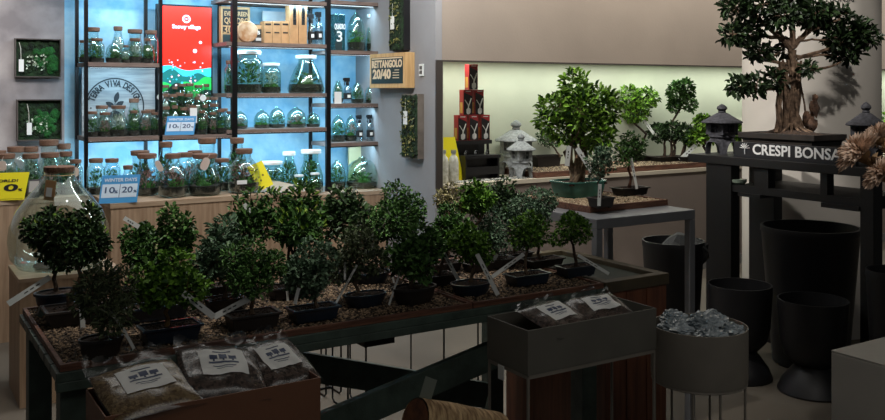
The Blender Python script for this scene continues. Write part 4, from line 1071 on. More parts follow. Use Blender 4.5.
r = printed_box('glassy green reflection of the QUADRO box on the upper right shelf', 334,345,14,52, 6.60, 1.915, .06, m_=glass_mat('reflection_film',tint=(190,215,210),k=.3,base=.3), texts=[('QUADRO',.2,.55,.66,1.0,2),('3',.4,.5,.38,.5,2)], bands=[(.1,.75,.02,.24,1)], name='box_reflection')  # reflection of the QUADRO carton, modelled as a thin printed box
a = PX(349,y=6.8); b = PX(371,y=6.8)
tag(MB().box((a.x,6.80,.801),(b.x,6.82,PX(350,158,y=6.8).z+.12)).build('cream_card', mat('cream_card',(226,216,170),.6)), 'cream card standing behind the domed glass on the low counter', 'card')
a = PX(334,y=6.56); b = PX(341,y=6.56)
tag(MB().box((a.x,6.55,1.4905),(b.x,6.553,1.585)).build('pale_card', LABELW), 'white card leaning beside the lone spray bottle', 'card')

# ------------------------------------------------------------ sale cards
def card(name, label, corners, y, mats_, draw, lean=.12, cat='sign', zb=None):
    """upright leaning card; local x right, z up, origin bottom left"""
    (u0,v0),(u1,v1),w_,h_ = corners
    p = PX(u0,v0,y=y); k = DEP(p)/900
    if zb is not None: p.z = zb
    W_, H_ = w_*k, h_*k
    q = PX(u1,v1,y=y); yaw = -.18
    r = thing(name, label, cat, p, yaw)
    M = Matrix.Rotation(-lean,4,'X')
    m = MB(); sh = W_*.10
    vs = [Vector(t) for t in ((0,0,0),(W_,0,0),(W_+sh,0,H_),(sh,0,H_))]
    vs = [M@v for v in vs]; bk = [v+Vector((0,.003,0)) for v in vs]
    m.add(vs+bk, [(0,1,2,3),(7,6,5,4),(0,4,5,1),(1,5,6,2),(2,6,7,3),(3,7,4,0)])
    m.build('card', mats_[0], r)
    t = MB(); draw(t, W_, H_, sh, M); t.build('print', mats_, r)
    m = MB(); m.add([M@Vector((W_*.3,.003,H_*.7)), M@Vector((W_*.6,.003,H_*.7)), Vector((W_*.6,.06,.001)), Vector((W_*.3,.06,.001))], [(0,1,2,3),(3,2,1,0)]); m.build('strut', mats_[0], r)
    return r
def quad(t, M, sh, W_, H_, x0, z0, x1, z1, mi, off=-.0008):
    f = lambda x, z: M@Vector((x*W_+sh*z, off, z*H_))
    t.add([f(x0,z0), f(x1,z0), f(x1,z1), f(x0,z1)], [(0,1,2,3)], mi)
def ctext(t, M, sh, W_, H_, s, cx_, cz_, size, width, mi, bold=.0008):
    vs, fs = text_verts(s, size*H_, width*W_, bold, .0003)
    t.add([M@Vector((v.x+cx_*W_+sh*(cz_+v.y/H_), -.0016-v.z, v.y+cz_*H_)) for v in vs], fs, mi)
CB = mat('card_blue',(70,150,206),.5); CW = mat('card_pale',(206,222,236),.5); CN = mat('card_navy',(60,84,120),.5)
def winter(t, W_, H_, sh, M):
    quad(t,M,sh,W_,H_,.04,.20,.96,.68,1)
    quad(t,M,sh,W_,H_,.495,.20,.51,.68,2,-.0012)
    ctext(t,M,sh,W_,H_,'WINTER DAYS',.5,.82,.17,.86,1)
    ctext(t,M,sh,W_,H_,'10',.22,.46,.30,.26,2); ctext(t,M,sh,W_,H_,'%',.41,.40,.13,.09,2)
    ctext(t,M,sh,W_,H_,'20',.70,.46,.30,.28,2); ctext(t,M,sh,W_,H_,'%',.91,.40,.13,.09,2)
card('sale_card', 'blue WINTER DAYS 10% 20% card on the oak counter corner', ((98.5,202),(137,202),36.5,28), 5.80, [CB,CW,CN], winter, zb=.9015)
card('sale_card', 'blue WINTER DAYS 10% 20% card on the rack below the screen', ((164.5,134.5),(194,134.5),28.5,19), 6.515, [CB,CW,CN], winter, zb=1.2765)
CY = mat('card_yellow',(236,222,30),.5)
def world(t, W_, H_, sh, M):
    ctext(t,M,sh,W_,H_,'SALE WORLD!',.42,.70,.13,.80,1); ctext(t,M,sh,W_,H_,'10',.58,.44,.34,.44,1,.002); ctext(t,M,sh,W_,H_,'%',.89,.36,.13,.08,1)
    quad(t,M,sh,W_,H_,.03,.04,.97,.05,1)
card('sale_card', 'yellow WORLD! 10% card at the left edge of the counter', ((-31,201),(19,201),50,28), 6.33, [CY,INK], world, zb=.9015)
def note(t, W_, H_, sh, M):
    quad(t,M,sh,W_,H_,.1,.3,.9,.9,1)
card('table_easel', 'grey note card on a slanted dark easel beside the yellow card', ((27,197),(38,197),11,19), 6.36, [mat('easel_dark',(50,48,48),.5), mat('note_grey',(150,146,142),.6)], note, lean=.35, zb=.9015)
# yellow leaning tag at the right end of the oak counter
r = thing('yellow_tag', 'yellow printed tag tilted against the last corked terrarium on the oak counter', 'tag', PX(268,190,y=5.86))
r.location.z = .9025
M = Matrix.Rotation(-TH*.5,4,'Z') @ Matrix.Rotation(-.25,4,'X') @ Matrix.Rotation(-.42,4,'Y')
k = DEP(r.location)/900
m = MB(); m.box((-8*k,-.0015,.03),(8*k,.0,27*k+.03),0,M); m.build('card', CY, r)
m = MB(); 
for a in (20,140,260):
    a = math.radians(a); m.box((-.03*k*30-.0,-.003,0),(.03*k*30,-.0018,.012),0,M @ Matrix.Translation((5*k*math.cos(a)*.5,0,16*k+5*k*math.sin(a)*.5)) @ Matrix.Rotation(a,4,'Y'))
m.build('print', mat('print_brown',(120,110,40),.6), r)
# round kraft swing tags on jars
def swing(label, u, v, y, wpx, hpx, tilt, mat_=None):
    p = PX(u,v,y=y); k = DEP(p)/900; m = MB()
    M = Matrix.Translation(p) @ Matrix.Rotation(-TH,4,'Z') @ Matrix.Rotation(tilt,4,'Y')
    vs = []; n = 20
    for yy in (0,.0015):
        for i in range(n):
            a = 2*PI*i/n; vs.append(M@Vector((wpx/2*k*math.copysign(abs(math.cos(a))**.7,math.cos(a)), yy, hpx/2*k*math.copysign(abs(math.sin(a))**.7,math.sin(a)))))
    m.add(vs, [tuple(range(n)), tuple(range(2*n-1,n-1,-1))]+[(i,n+i,n+(i+1)%n,(i+1)%n) for i in range(n)])
    m.tube([M@Vector((0,0,hpx/2*k)), M@Vector((.004,.01,hpx/2*k+.03))], .001, 4)
    tag(m.build('swing_tag', mat_ or mat('pink_kraft',(214,196,184),.7)), label, 'tag', 'paper swing tags on the terrariums')
swing('round paper tag at the far left above the yellow card', 2, 166, 6.34, 9, 10, 0)
swing('pale oval tag on the jar left of the big round terrarium', 159, 166, 5.86, 6, 12, -.5)
swing('small paper tag on the corked jar beside the rack foot', 75, 172, 6.415, 8, 9, .3)
swing('white paper tag on the crowded jars below the screen, left one', 160, 97, 6.50, 6, 6, .7, LABELW)
swing('white paper tag on the crowded jars below the screen, right one', 203, 98, 6.50, 6, 6, .7, LABELW)
swing('brown paper tag on the broad corked terrarium mid counter', 205, 164, 5.80, 8, 13, .4)
def plabel(label, u0, v0, u1, v1, y):
    a = PX(u0,v1,y=y); b = PX(u1,v0,y=y)
    tag(MB().box((a.x,y-.001,a.z),(b.x,y,b.z)).build('price_label', LABELW), label, 'label', 'small white price labels')
plabel('small white price label on the rightmost round corked terrarium', 237,180,247,184.5, 5.812)
a = PX(193,115,y=6.5)
plabel('small white card beside the blue card below the screen', 190,108,197,123, 6.512)

# ------------------------------------------------------------ niche
TRW = mat('niche_tray_wood',(150,98,60),.6,col2=(112,70,44),scale=8,stretch=(1,9,9))
xt0 = PX(526,y=5.75).x; xt1 = xt0+4.0
tray('niche_tray', 'long wooden tray with gravel on the bright niche ledge', (xt0,5.615),(xt1,6.13), ZL+.001, .045, GRAVL, 4200, glabel='pale gravel in the long tray in the bright niche')
ZNT = ZL+.038
GB = 'bonsais standing in the bright niche'
B('small dark bonsai in a long brown pot beside the stone lanterns', (546,155), 34, .10, 'rect', (536,130,566,150), 'dark', .024,.012,200, pot_m=POT_BLACK, z=ZNT, seed=41, group=GB, trunk_r=.008, potd=.10, trunk_u=560)
B('bonsai with a bright lime crown just right of the big ficus', (638,156), 28, .05, 'rect', None, 'lime', .036,.02,520, pot_m=POT_BLACK, z=ZNT, seed=42, group=GB, trunk_r=.012, potd=.14, canblobs=[(618,86,640,108,0),(636,88,658,108,0),(622,104,650,122,.02)], bark=BARKD, tags=[((644,120),(654,134),-.08)], tagw=.02)
B('dark little forest of bonsai trunks in a black pot', (668,156), 40, .05, 'rect', None, 'dark', .032,.018,620, pot_m=POT_BLACK, z=ZNT, seed=43, group=GB, trunk_r=.012, multi=4, potd=.16, canblobs=[(648,124,668,142,0),(662,122,682,140,0),(676,124,694,142,0)], bark=BARKD)
B('S-curved bonsai with a round crown and a trailing side branch', (690,156), 30, .05, 'rect', None, 'mid', .030,.018,700, pot_m=POT_BLACK, z=ZNT, seed=44, group=GB, trunk_r=.014, potd=.14, canblobs=[(667,82,686,106,0),(678,80,694,98,0),(684,96,697,112,0),(668,100,680,112,0)], bark=BARKD, curve=.22, tags=[((696,145),(680,160),-.05)], tagw=.03, trunk_u=682)
B('leaning bonsai with loose bright foliage left of the dark stone lantern', (716,156), 34, .05, 'rect', None, 'lime', .036,.02,600, pot_m=POT_BLACK, z=ZNT, seed=45, group=GB, trunk_r=.013, potd=.16, canblobs=[(684,128,704,146,0),(694,115,712,130,0),(702,124,722,142,0)], bark=BARKD, curve=.2, trunk_u=706)
B('low leafy bonsai peeping out behind the dark stone lantern', (742,154), 30, .05, 'rect', None, 'lime', .034,.02,420, pot_m=POT_BLACK, z=ZNT, seed=46, group=GB, trunk_r=.012, potd=.14, canblobs=[(728,122,744,142,0),(734,134,748,150,0)], bark=BARKD)
B('bonsai in the niche at the far right, beyond the round column', (893,148), 34, .05, 'rect', None, 'lime', .036,.02,420, pot_m=POT_BLACK, z=ZL, seed=47, group=GB, trunk_r=.012, potd=.14, canblobs=[(876,112,896,136,0),(884,120,910,142,0)], bark=BARKD)
# pyramid of red and black boxes
RED = mat('box_red',(150,28,34),.45); BBK = mat('box_black',(24,22,24),.4); SIL = mat('print_silver',(206,206,204),.4)
yb = 5.86; kx = DEP(PX(472,y=yb))/900
def tool_box(label, u, zb, w=.084, d=.06, hh=.198):
    a = PX(u,y=yb)
    r = thing('tool_box', label, 'box', (a.x,yb,zb), 0, 'red and black boxes stacked in the niche')
    MB().box((0,0,0),(w,d,hh)).build('carton', RED, r, bevel=.0008)
    g = MB(); g.box((.003,-.0012,.003),(w-.003,-.0003,hh*.74),0); g.add([(.003,-.0014,hh*.74),(w-.003,-.0014,hh*.74),(.003,-.0014,hh*.90)],[(0,1,2)],0)
    g.tube([(.012,-.002,hh*.60),(w*.5,-.003,hh*.40),(w*.62,-.003,hh*.14)], .0035, 5, 1); g.tube([(w*.85,-.002,hh*.66),(w*.55,-.003,hh*.36),(w*.42,-.003,hh*.08)], .005, 5, 1)
    g.blob((w*.55,-.001,hh*.16),(.022,.003,.026),1,10,.1,mi=1)
    g.box((w*.25,-.002,hh*.92),(w*.8,-.0005,hh*.95),1); g.box((-.0014,.012,hh*.08),(-.0003,d-.012,hh*.5),2)
    g.build('print', [BBK, SIL, mat('print_ochre',(190,140,60),.5)], r)
rack_top = 1.205
for (u, lv, lb) in ((461,0,'bottom left'),(473,0,'bottom middle'),(485,0,'bottom right'),(466,1,'middle row left'),(478.5,1,'middle row right'),(472,2,'topmost')):
    uu = {461:458,473:469.5,485:481,466:463.5,478.5:475,472:469}[u]
    tool_box(lb+' box of the red and black pyramid in the niche', uu, rack_top+.0005+lv*.1988)
# little black stand with tools
r = thing('step_rack', 'small black two-step rack under the red and black box pyramid', 'display rack', (0,0,0))
xa_, xb_ = PX(456,y=5.84).x, PX(492,y=5.84).x; xcx = PX(500,y=5.75).x
m = MB(); m.box((xa_,5.84,rack_top-.03),(xb_,5.96,rack_top)); m.box((xa_,5.945,ZL+.001),(xb_,5.96,rack_top-.03)); m.build('upper_step', BLACKP, r)
m = MB(); m.box((xa_+.02,5.74,ZL+.165),(xcx,5.84,ZL+.19)); m.box((xa_+.02,5.83,ZL+.001),(xcx,5.84,ZL+.165)); m.box((xa_+.03,5.75,ZL+.001),(xa_+.045,5.83,ZL+.165)); m.box((xcx-.02,5.75,ZL+.001),(xcx-.005,5.83,ZL+.165)); m.box((xa_+.045,5.75,ZL+.04),(xcx-.02,5.765,ZL+.10)); m.build('lower_step', BLACKP, r)
MB().box((xb_-.03,5.86,ZL+.001),(xb_-.015,5.875,rack_top-.03)).build('leg', BLACKP, r)
MET = mat('steel',(150,150,150),.3,.9)
for i, u in enumerate((466,476,487)):
    p = PX(u,y=5.78); m = MB(); z_ = ZL+.1905
    m.tube([(p.x-.02,5.77,z_+.012),(p.x-.005,5.775,z_+.035),(p.x+.015,5.78,z_+.03)], .006, 6, 0); m.tube([(p.x+.015,5.78,z_+.03),(p.x+.02,5.785,z_+.005)], .006, 6, 0); m.blob((p.x-.01,5.775,z_+.014),(.012,.01,.012),i,8,.1,mi=1)
    tag(m.build('pruning_tool', [BLACKP, MET], smooth=True), ['left','middle','right'][i]+' one of the three small tools on the black step rack', 'tool', 'small tools on the step rack')
# white ceramic bottles and yellow card
for i, u in enumerate((443.5,453.5)):
    p = PX(u,y=5.70); k = DEP(p)/900; Hb = (VROW((p.x,5.70,ZL))-150)*k; R0 = 5.2*k
    r = thing('ceramic_bottle', ['white speckled bottle at the very corner of the niche','white speckled bottle in front of the yellow card in the niche'][i], 'bottle', (p.x,5.70,ZL+.0005), 0, 'white bottles in the niche')
    m = MB(); m.lathe([(R0*.9,0),(R0,.01),(R0,Hb*.62),(R0*.8,Hb*.76),(R0*.4,Hb*.84),(R0*.38,Hb*.9)], n=24); m.build('body', mat('speckled_white',(214,214,206),.35,col2=(170,168,150),scale=30), r, smooth=True)
    m = MB(); m.lathe([(R0*.5,Hb*.9),(R0*.5,Hb),(R0*.4,Hb*1.0)], n=16); m.build('cap', mat('grey_cap',(150,152,148),.4), r, smooth=True)
yc_ = MB(); a = PX(445,172,y=5.80); b = PX(458,137,y=5.80)
yc_.add([(a.x-.03,5.80,ZL+.001),(b.x+.055,5.80,ZL+.001),(b.x-.01,5.83,b.z),(a.x-.01,5.83,b.z)],[(0,1,2,3)]); yc_.add([(a.x-.03,5.803,ZL+.001),(b.x+.055,5.803,ZL+.001),(b.x-.01,5.833,b.z),(a.x-.01,5.833,b.z)],[(3,2,1,0)])
tag(yc_.build('yellow_card', CY), 'bright yellow card behind the white bottles in the niche', 'card')
g = MB()
for i in range(420):
    p = PX(rng.uniform(452,528), y=rng.uniform(5.63,5.74)); g.pebble((p.x,p.y,ZL+.004), .009)
tag(g.build('pebbles', mat('white_grey_pebbles',(196,196,188),.7,col2=(50,50,48),kind='island')), 'loose grey and white pebbles strewn on the niche ledge', 'pebbles', kind='stuff')

# ------------------------------------------------------------ stone lanterns
def lantern(label, u, y, x, zb, vtop, wpx, m_, group=None, sq=False):
    p = PX(u, y=y) if x is None else PX(u, x=x)
    k = DEP(p)/900; H_ = (VROW((p.x,p.y,zb))-vtop)*k; R0 = wpx/2*k*1.06
    r = thing('stone_lantern', label, 'stone lantern', (p.x,p.y,zb+.0005), 0, group)
    N_ = 6
    m = MB(); nn = 36
    # arched foot: a flared ring pierced by four arches
    ang_n = 120; vs = []; fs = []
    hb = H_*.34
    for j in range(ang_n):
        a = 2*PI*j/ang_n
        ar = abs(math.cos(2*a)); cut = hb*.72*max(0,(1-((1-ar)/.55)**2))**.5 if (1-ar) < .55 else 0
        for (q, z_) in ((.80,0),(.76,.25),(.62,.75),(.56,1.0)):
            zz = max(z_*hb, cut) if z_ < 1 else hb
            vs.append((R0*q*math.cos(a),R0*q*math.sin(a),zz))
        for (q, z_) in ((.48,1.0),(.50,.75),(.55,.25),(.56,0)):
            zz = max(z_*hb, cut) if z_ < 1 else hb*.98
            vs.append((R0*q*math.cos(a),R0*q*math.sin(a),zz))
    for j in range(ang_n):
        a_, b_ = j*8, ((j+1)%ang_n)*8
        for i in range(7): fs.append((a_+i,b_+i,b_+i+1,a_+i+1))
        fs.append((a_+7,b_+7,b_,a_))
    m.add(vs, fs); m.lathe([(R0*.58,hb*.96),(R0*.66,hb*1.0),(R0*.62,hb*1.12)], n=24)
    m.build('base', m_, r, smooth=True)
    m = MB(); z0_, z1_ = hb*1.12, H_*.64; cw = R0*.46
    for sx in (-1,1):
        for sy in (-1,1): m.box((min(sx*cw*1.18,sx*cw*.5),min(sy*cw*1.18,sy*cw*.5),z0_),(max(sx*cw*1.18,sx*cw*.5),max(sy*cw*1.18,sy*cw*.5),z1_))
    m.box((-cw*1.2,-cw*1.2,z0_),(cw*1.2,cw*1.2,z0_+(z1_-z0_)*.2)); m.box((-cw*1.2,-cw*1.2,z1_-(z1_-z0_)*.18),(cw*1.2,cw*1.2,z1_))
    for s1 in (-1,1):
        m.box((-.1*cw,s1*cw-.06*cw,z0_),(.1*cw,s1*cw+.06*cw,z1_)); m.box((s1*cw-.06*cw,-.1*cw,z0_),(s1*cw+.06*cw,.1*cw,z1_))
        zc_ = (z0_+z1_)/2; m.box((-cw,s1*cw-.06*cw,zc_-.1*cw),(cw,s1*cw+.06*cw,zc_+.1*cw)); m.box((s1*cw-.06*cw,-cw,zc_-.1*cw),(s1*cw+.06*cw,cw,zc_+.1*cw))
    m.build('light_chamber', m_, r, bevel=.001)
    m = MB(); zr0 = H_*.645; pr = [(.5,.0),(.96,-.035),(1.0,-.02),(.97,.005),(.74,.055),(.48,.125),(.28,.175),(.18,.19)]
    m.lathe([(a*R0,zr0+b*H_*.95) for a,b in pr], n=30); m.build('roof', m_, r, smooth=True)
    m = MB(); zf = H_*.82; m.lathe([(R0*.16,zf),(R0*.2,zf+H_*.02),(R0*.16,zf+H_*.04),(R0*.26,zf+H_*.08),(R0*.24,zf+H_*.12),(R0*.1,H_*.985),(.002,H_)], n=20); m.build('finial', m_, r, smooth=True)
STD = mat('dark_stone',(62,62,68),.9,col2=(38,38,43),scale=60,bump=.15,bscale=90)
STL = mat('grey_stone',(142,146,146),.85,col2=(108,112,114),scale=50,bump=.12,bscale=90)
lantern('larger pale grey stone lantern at the back of the niche', 516, 5.96, None, ZL, 120, 40, STL, 'pale stone lanterns in the niche')
lantern('smaller pale grey stone lantern at the front edge of the niche', 521, 5.72, None, ZL, 133, 28, STL, 'pale stone lanterns in the niche')
ZST = 1.195
lantern('dark stone lantern at the left end of the black stand', 722, None, 4.55, ZST, 104, 38, STD, 'dark stone lanterns on the black stand')
lantern('dark stone lantern behind the dried flowers on the black stand', 866, None, 4.62, ZST, 102, 36, STD, 'dark stone lanterns on the black stand')

# ------------------------------------------------------------ black stand
BLW = mat('black_stained_wood', (17,16,16), .55, var=.25, scale=10)
yl0, yl1 = PX(688,x=4.36).y, PX(884,x=4.36).y
r = thing('black_stand', 'tall black wooden stand holding the large banyan bonsai', 'stand', (0,0,0))
MB().box((4.36,yl1,ZST-.05),(4.86,yl0,ZST)).build('top_board', BLW, r, bevel=.002)
def yy(u, x=4.37): return PX(u,x=x).y
la0, la1 = yy(731), yy(706); ra0, ra1 = yy(873.5), yy(860)
for (a_, b_) in ((la0,la1),(ra0,ra1)):
    MB().box((4.37,a_,0),(4.45,b_,ZST-.051)).build('leg', BLW, r, bevel=.002)
    MB().box((4.77,a_,0),(4.85,b_,ZST-.051)).build('leg', BLW, r, bevel=.002)
z2 = PX(790,193,x=4.38).z
MB().box((4.38,ra1+.001,z2-.03),(4.84,la0-.001,z2+.012)).build('lower_shelf', BLW, r)
MB().box((4.36,la0-.06,z2-.05),(4.84,la0-.22,z2-.03)).build('bracket', BLW, r)
MB().box((4.36,ra1+.001,z2-.055),(4.84,yy(822),z2-.03)).build('bracket', BLW, r)
for (u0,u1) in ((753,767),(819,826)): MB().box((4.38,yy(u1),z2+.012),(4.44,yy(u0),ZST-.051)).build('post', BLW, r)
pd = PX(738,x=4.5)
m = MB(); m.lathe([(.035,0),(.05,.012),(.052,.03)], n=20); o = m.build('glass_dish', mat('pale_green_glass',(150,166,150),.2)); o.location = (4.43,yy(738,4.43),z2+.0125); tag(o, 'little pale dish on the lower shelf of the black stand', 'dish')
# shop sign board
sg = thing('shop_sign', 'black board lettered CRESPI BONSAI in white along the stand', 'sign', (0,0,0))
s0, s1 = yy(734,4.40), yy(856,4.40); zt_ = ZST+.092
MB().box((4.40,s1,ZST+.001),(4.425,s0,zt_)).build('board', mat('sign_black',(28,28,32),.5), sg, bevel=.001)
t = MB(); zc_ = ZST+.05
ya_, yb_ = yy(753,4.40), yy(844,4.40)
add_text(t, 'CRESPI BONSAI', .085, (4.3985,(ya_+yb_)/2,zc_), FACE_X, width=abs(ya_-yb_), bold=.0018, ext=.0008)
cy_ = yy(745,4.40)
for i in range(7):
    a = math.radians(15+25*i); t.bar((4.399,cy_-.008*math.cos(a),zc_+.004+.008*math.sin(a)),(4.399,cy_-.036*math.cos(a),zc_+.0+.038*math.sin(a)),.0025,.009,up=(1,0,0))
t.bar((4.399,cy_,zc_-.03),(4.399,cy_,zc_+.012),.0025,.008,up=(1,0,0))
t.build('lettering', mat('sign_white',(225,225,225),.5), sg)

# ------------------------------------------------------------ the banyan
xb0 = 4.62; pb = PX(791,x=xb0); base = Vector((xb0,pb.y,ZST+.001)); Zb = DEP(pb); k = Zb/900
bn = thing('banyan_bonsai', 'large ficus bonsai with a mass of aerial roots on the black stand', 'bonsai', base)
rg = random.Random(99)
pw_ = 90*k; zrim = (VROW(base)-133)*k
g = MB(); hw, hd = .15, pw_/2*.97
def ringp(q, z): return [(-hw*q,-hd*q,z),(hw*q,-hd*q,z),(hw*q,hd*q,z),(-hw*q,hd*q,z)]
rs = [ringp(.86,.0),ringp(.9,.02),ringp(.93,zrim*.7),ringp(1.02,zrim*.78),ringp(1.02,zrim),ringp(.94,zrim),ringp(.92,zrim*.8)]
fs = []
for i in range(len(rs)-1):
    for q in range(4): fs.append((i*4+q,i*4+(q+1)%4,(i+1)*4+(q+1)%4,(i+1)*4+q))
fs += [(3,2,1,0),(24,25,26,27)]
g.add(sum(rs,[]), fs); g.build('pot', POT_BLACK, bn, bevel=.002)
g = MB()
for i in range(13):
    for j in range(9): pass
vs = []
for i in range(17):
    for j in range(11):
        u = -1+i/8; v = -1+j/5
        vs.append((v*hw*.93,u*hd*.93,zrim*.86+.045*(1-u*u)*(1-v*v)+.006*noise.noise(Vector((u*5,v*4,1)))))
g.add(vs, [(i*11+j,i*11+j+1,(i+1)*11+j+1,(i+1)*11+j) for i in range(16) for j in range(10)])
for i in range(260): g.pebble((rg.uniform(-.85,.85)*hw, rg.uniform(-.85,.85)*hd, zrim*.95), .006)
g.build('soil', SOIL, bn)
def bl(u, v, dz=0): return PX(u,v,Z=Zb+dz)-base
ROOT = mat('banyan_roots', (128,104,84), .85, col2=(66,50,38), scale=30, bump=.5, bscale=60)
t = MB()
crown = bl(793,54)
for i in range(34):
    s_ = i/33; a = rg.uniform(0,6.28)
    ub = 779+26*rg.random(); bot = bl(ub,129); bot.x += rg.uniform(-.05,.07); bot.z = zrim*.9+.02
    top = crown+Vector((CF,-SF,0))*rg.uniform(-.085,.05)+Vector((rg.uniform(-.02,.02),0,rg.uniform(-.16,-.03)))
    mid = bot.lerp(top,.5)+Vector((rg.uniform(-.02,.02),rg.uniform(-.015,.015),0))
    r0 = rg.choice([.006,.007,.009,.012])
    t.tube([bot, bot.lerp(mid,.5)+Vector((rg.uniform(-.01,.01),rg.uniform(-.01,.01),0)), mid, mid.lerp(top,.5)+Vector((rg.uniform(-.008,.008),rg.uniform(-.008,.008),0)), top], [r0*1.5,r0,r0*.9,r0,r0*1.2], 6)
t.tube([bl(792,128),bl(791,100),bl(793,70),bl(792,50)], [.022,.014,.016,.026], 10)
for i in range(14):
    a = 2*PI*i/14; t.tube([bl(792,122)+Vector((0,0,0)), bl(792,128)+Vector((math.cos(a)*.05,math.sin(a)*.07,0)), Vector((math.cos(a)*.10,math.sin(a)*.16,zrim*.92+.01))], [.010,.009,.004], 6)
t.build('aerial_roots', ROOT, bn, smooth=True)
g = MB()
for (u,v,dx,rx_,rz_) in ((809,124,.02,.035,.05),(811,108,.03,.028,.05),(813,98,.02,.018,.022),(803,120,.04,.03,.05)):
    c_ = bl(u,v); g.blob((c_.x+dx,c_.y,c_.z),(rx_,rx_*.9,rz_),u,14,.25,3)
g.build('stump', mat('stump_brown',(112,84,66),.9,col2=(58,42,34),scale=30,bump=.8,bscale=50), bn, smooth=True)
pads = [(718,-6,752,20,-.03),(742,-14,782,22,0),(718,24,748,46,-.02),(730,20,766,44,.04),(744,42,774,62,.0),(727,74,752,98,-.02),(745,74,768,98,-.06),(764,66,786,92,.0),(770,-20,815,10,.05),(765,2,800,30,-.1),(795,0,836,26,-.04),(800,10,830,34,.06),(824,26,856,54,.0),(838,18,872,44,.0),(852,24,879,50,-.03),(826,40,862,64,.04),(776,40,792,58,.08),(800,62,818,76,-.08),(822,6,852,24,.05)]
blobs = []
for (u0,v0,u1,v1,dz) in pads:
    c_ = bl((u0+u1)/2,(v0+v1)/2,dz); rx_ = (u1-u0)/2*k; rz_ = (v1-v0)/2*k
    blobs.append((c_.x,c_.y,c_.z,rx_*.9,rx_*.9,rz_*.85))
br = MB()
mains = [((792,50),(770,24),(742,6),.024),((792,48),(792,20),(790,-8),.02),((794,46),(812,26),(826,8),.018),((796,58),(826,52),(856,38),.013),((796,62),(818,74),(842,62),.012),((790,64),(762,62),(744,54),.012),((790,84),(770,92),(742,92),.012),((792,46),(806,30),(838,20),.013),((784,38),(760,36),(738,36),.014),((796,56),(830,58),(850,48),.009),((790,70),(776,78),(768,80),.008),((795,40),(820,40),(838,38),.008)]
ends = []
for (a_,b_,c_,r0) in mains:
    A_, B_, C_ = bl(*a_), bl(*b_,rg.uniform(-.03,.03)), bl(*c_,rg.uniform(-.03,.03))
    pts = []
    for i in range(9):
        s_ = i/8; q = A_*(1-s_)**2+B_*2*s_*(1-s_)+C_*s_*s_
        pts.append(q+Vector((rg.uniform(-1,1),rg.uniform(-1,1),rg.uniform(-1,1)))*.006)
    br.tube(pts, [r0*(1-.07*i) for i in range(9)], 7); ends += pts[4:]
for b in blobs:
    c_ = Vector((b[0],b[1],b[2])); e = min(ends, key=lambda p: (p-c_).length)
    br.tube(wander(rg,e,c_,4,.1),[.008,.007,.006,.005,.004],5)
    for i in range(7):
        d = Vector((rg.gauss(0,1),rg.gauss(0,1),rg.gauss(0,1))).normalized()
        br.tube(wander(rg,c_,(b[0]+d.x*b[3]*.85,b[1]+d.y*b[4]*.85,b[2]+d.z*b[5]*.85),2,.1),[.004,.003,.0015],4)
br.build('branches', ROOT, bn, smooth=True)
f = MB(); foliage(f, rg, blobs, 1750, .043, .020, inner=.2); f.build('foliage', LF['glossy'], bn)

# ------------------------------------------------------------ black pots on the floor
PTM = mat('matt_black_pot', (27,27,30), .5, var=.12, scale=10)
def cup_pot(label, u, Zc, vr, wpx, kind, group, foot_v=None):
    p = PX(u,vr,Z=Zc); k = Zc/900; R0 = wpx/2*k; Hh_ = p.z
    r = thing('black_pot', label, 'plant pot', (p.x,p.y,0), 0, group)
    m = MB()
    if kind == 'footed':
        m.lathe([(.001,Hh_*.28),(R0*.55,Hh_*.30),(R0*.82,Hh_*.40),(R0*.93,Hh_*.55),(R0*.97,Hh_*.8),(R0*1.0,Hh_*.985),(R0,Hh_),(R0*.955,Hh_),(R0*.93,Hh_*.8),(R0*.80,Hh_*.45),(.001,Hh_*.38)], n=48, cap0=False, cap1=False)
        m.build('bowl', PTM, r, smooth=True)
        m = MB(); m.lathe([(R0*.98,0),(R0*1.0,.01),(R0*.88,Hh_*.12),(R0*.62,Hh_*.24),(R0*.50,Hh_*.29)], n=48); m.build('foot', PTM, r, smooth=True)
    else:
        m.lathe([(.001,.0),(R0*.72,.0),(R0*.76,.01),(R0*.98,Hh_*.95),(R0,Hh_*.96),(R0,Hh_),(R0*.95,Hh_),(R0*.78,Hh_*.3),(.001,Hh_*.3)], n=48, cap0=False, cap1=False)
        m.build('body', PTM, r, smooth=True)
    return r
cup_pot('large tapered black pot standing under the black stand', 810, 5.28, 226, 94, 'taper', None)
cup_pot('footed black pot on the left, before the stand leg', 740, 5.02, 284, 62, 'footed', 'footed black pots on the floor')
cup_pot('footed black pot in front of the large one, next to the white pedestal', 813, 4.78, 299, 68, 'footed', 'footed black pots on the floor')
cup_pot('black pot cut by the right edge, beyond the stand leg', 896, 4.45, 270, 56, 'taper', None)
r = cup_pot('tall black pot behind the grey metal table', 673, 5.3, 240, 61, 'taper', None)
p = PX(684,238,Z=5.3); m = MB(); m.blob((p.x,p.y,p.z-.09),(.13,.13,.10),5,16,.25,1.7)
tag(m.build('grey_sack', mat('grey_sack',(60,62,62),.8,var=.2,scale=9), smooth=False), 'crumpled grey sack stuffed in the tall black pot', 'sack')

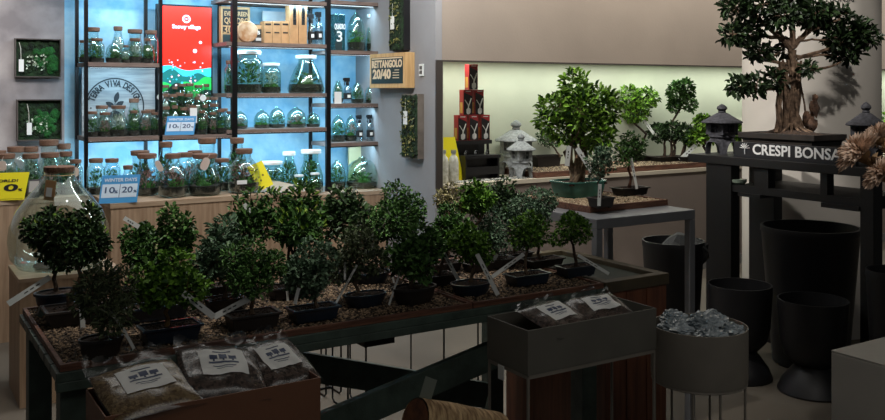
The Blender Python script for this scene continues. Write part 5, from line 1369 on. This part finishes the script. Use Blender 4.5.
# ------------------------------------------------------------ white pedestal, vase and dried flowers
WPD = mat('white_pedestal', (176,172,164), .5, var=.03)
c0 = PX(831,350,z=.7)
pe = thing('pedestal', 'plain pale block pedestal at the bottom right corner', 'pedestal', (0,0,0))
MB().box((c0.x,c0.y-.55,0),(c0.x+.6,c0.y,.694)).build('body', WPD, pe, bevel=.004)
MB().box((c0.x,c0.y-.55,.694),(c0.x+.6,c0.y,.70)).build('top_plate', WPD, pe, bevel=.002)
vb = Vector((c0.x+.52, c0.y-.20, .7005))
va = thing('vase', 'dark vase on the pale pedestal outside the right edge', 'vase', vb)
m = MB(); m.lathe([(.05,0),(.07,.02),(.085,.14),(.06,.26),(.04,.31),(.045,.33),(.036,.33),(.05,.2),(.001,.1)], n=28, cap0=True, cap1=False); m.build('body', PTM, va, smooth=True)
PET = leaf_mat('dried_petals',(176,146,122),(250,226,206),.8)
STM = mat('dried_stem',(132,100,66),.9)
for i, (u, v, wp, Zf, lb) in enumerate(((857,150,44,3.35,'large dried brown bloom, leftmost of the bunch'),(878,136,34,3.5,'dried brown bloom at the right picture edge, upper one'),(880,172,36,3.3,'dried brown bloom at the right picture edge, lower one'))):
    p = PX(u,v,Z=Zf); k = Zf/900; R0 = wp/2*k
    r = thing('dried_flower', lb, 'dried flower', p, 0, 'dried flowers at the right edge'); rg = random.Random(i)
    neck = vb+Vector((rg.uniform(-.015,.015),rg.uniform(-.015,.015),.32))-p
    axd = (-neck).normalized()
    f = MB()
    for j in range(420):
        lay = rg.random()**.8; a = rg.uniform(0,6.28)
        s1 = axd.cross(Vector((0,0,1))).normalized(); s2 = axd.cross(s1)
        rad = (s1*math.cos(a)+s2*math.sin(a))
        op = .25+1.05*lay
        d = (axd*math.cos(op)+rad*math.sin(op)).normalized()
        b0 = rad*R0*.35*lay-axd*R0*.5*(1-.4*lay)+axd*R0*.25*(1-lay)
        f.leaf(b0, d+Vector((rg.uniform(-.15,.15),rg.uniform(-.15,.15),rg.uniform(-.15,.15))), axd*.7-rad*.3, R0*rg.uniform(.75,1.05), R0*rg.uniform(.12,.2))
    f.build('petals', PET, r)
    m = MB(); m.blob((-axd*R0*.25).to_tuple(), (R0*.38,R0*.38,R0*.38), 2, 12, .1); m.build('flower_head', STM, r, smooth=True)
    m = MB(); m.tube([-axd*R0*.3, neck*.5+Vector((0,0,-.02)), neck, neck+Vector((0,0,-.12))], [.012,.009,.008,.007], 7); m.build('stem', STM, r, smooth=True)
    l = MB()
    for j in range(60):
        s_ = rg.uniform(.15,.6); a = rg.uniform(0,6.28)
        l.leaf(neck*s_, Vector((math.cos(a),math.sin(a),rg.uniform(.1,1)))+axd*.8, (0,0,1), rg.uniform(.05,.08), .026)
    l.build('leaves', leaf_mat('dried_leaves',(116,92,66),(190,158,120),.8), r)
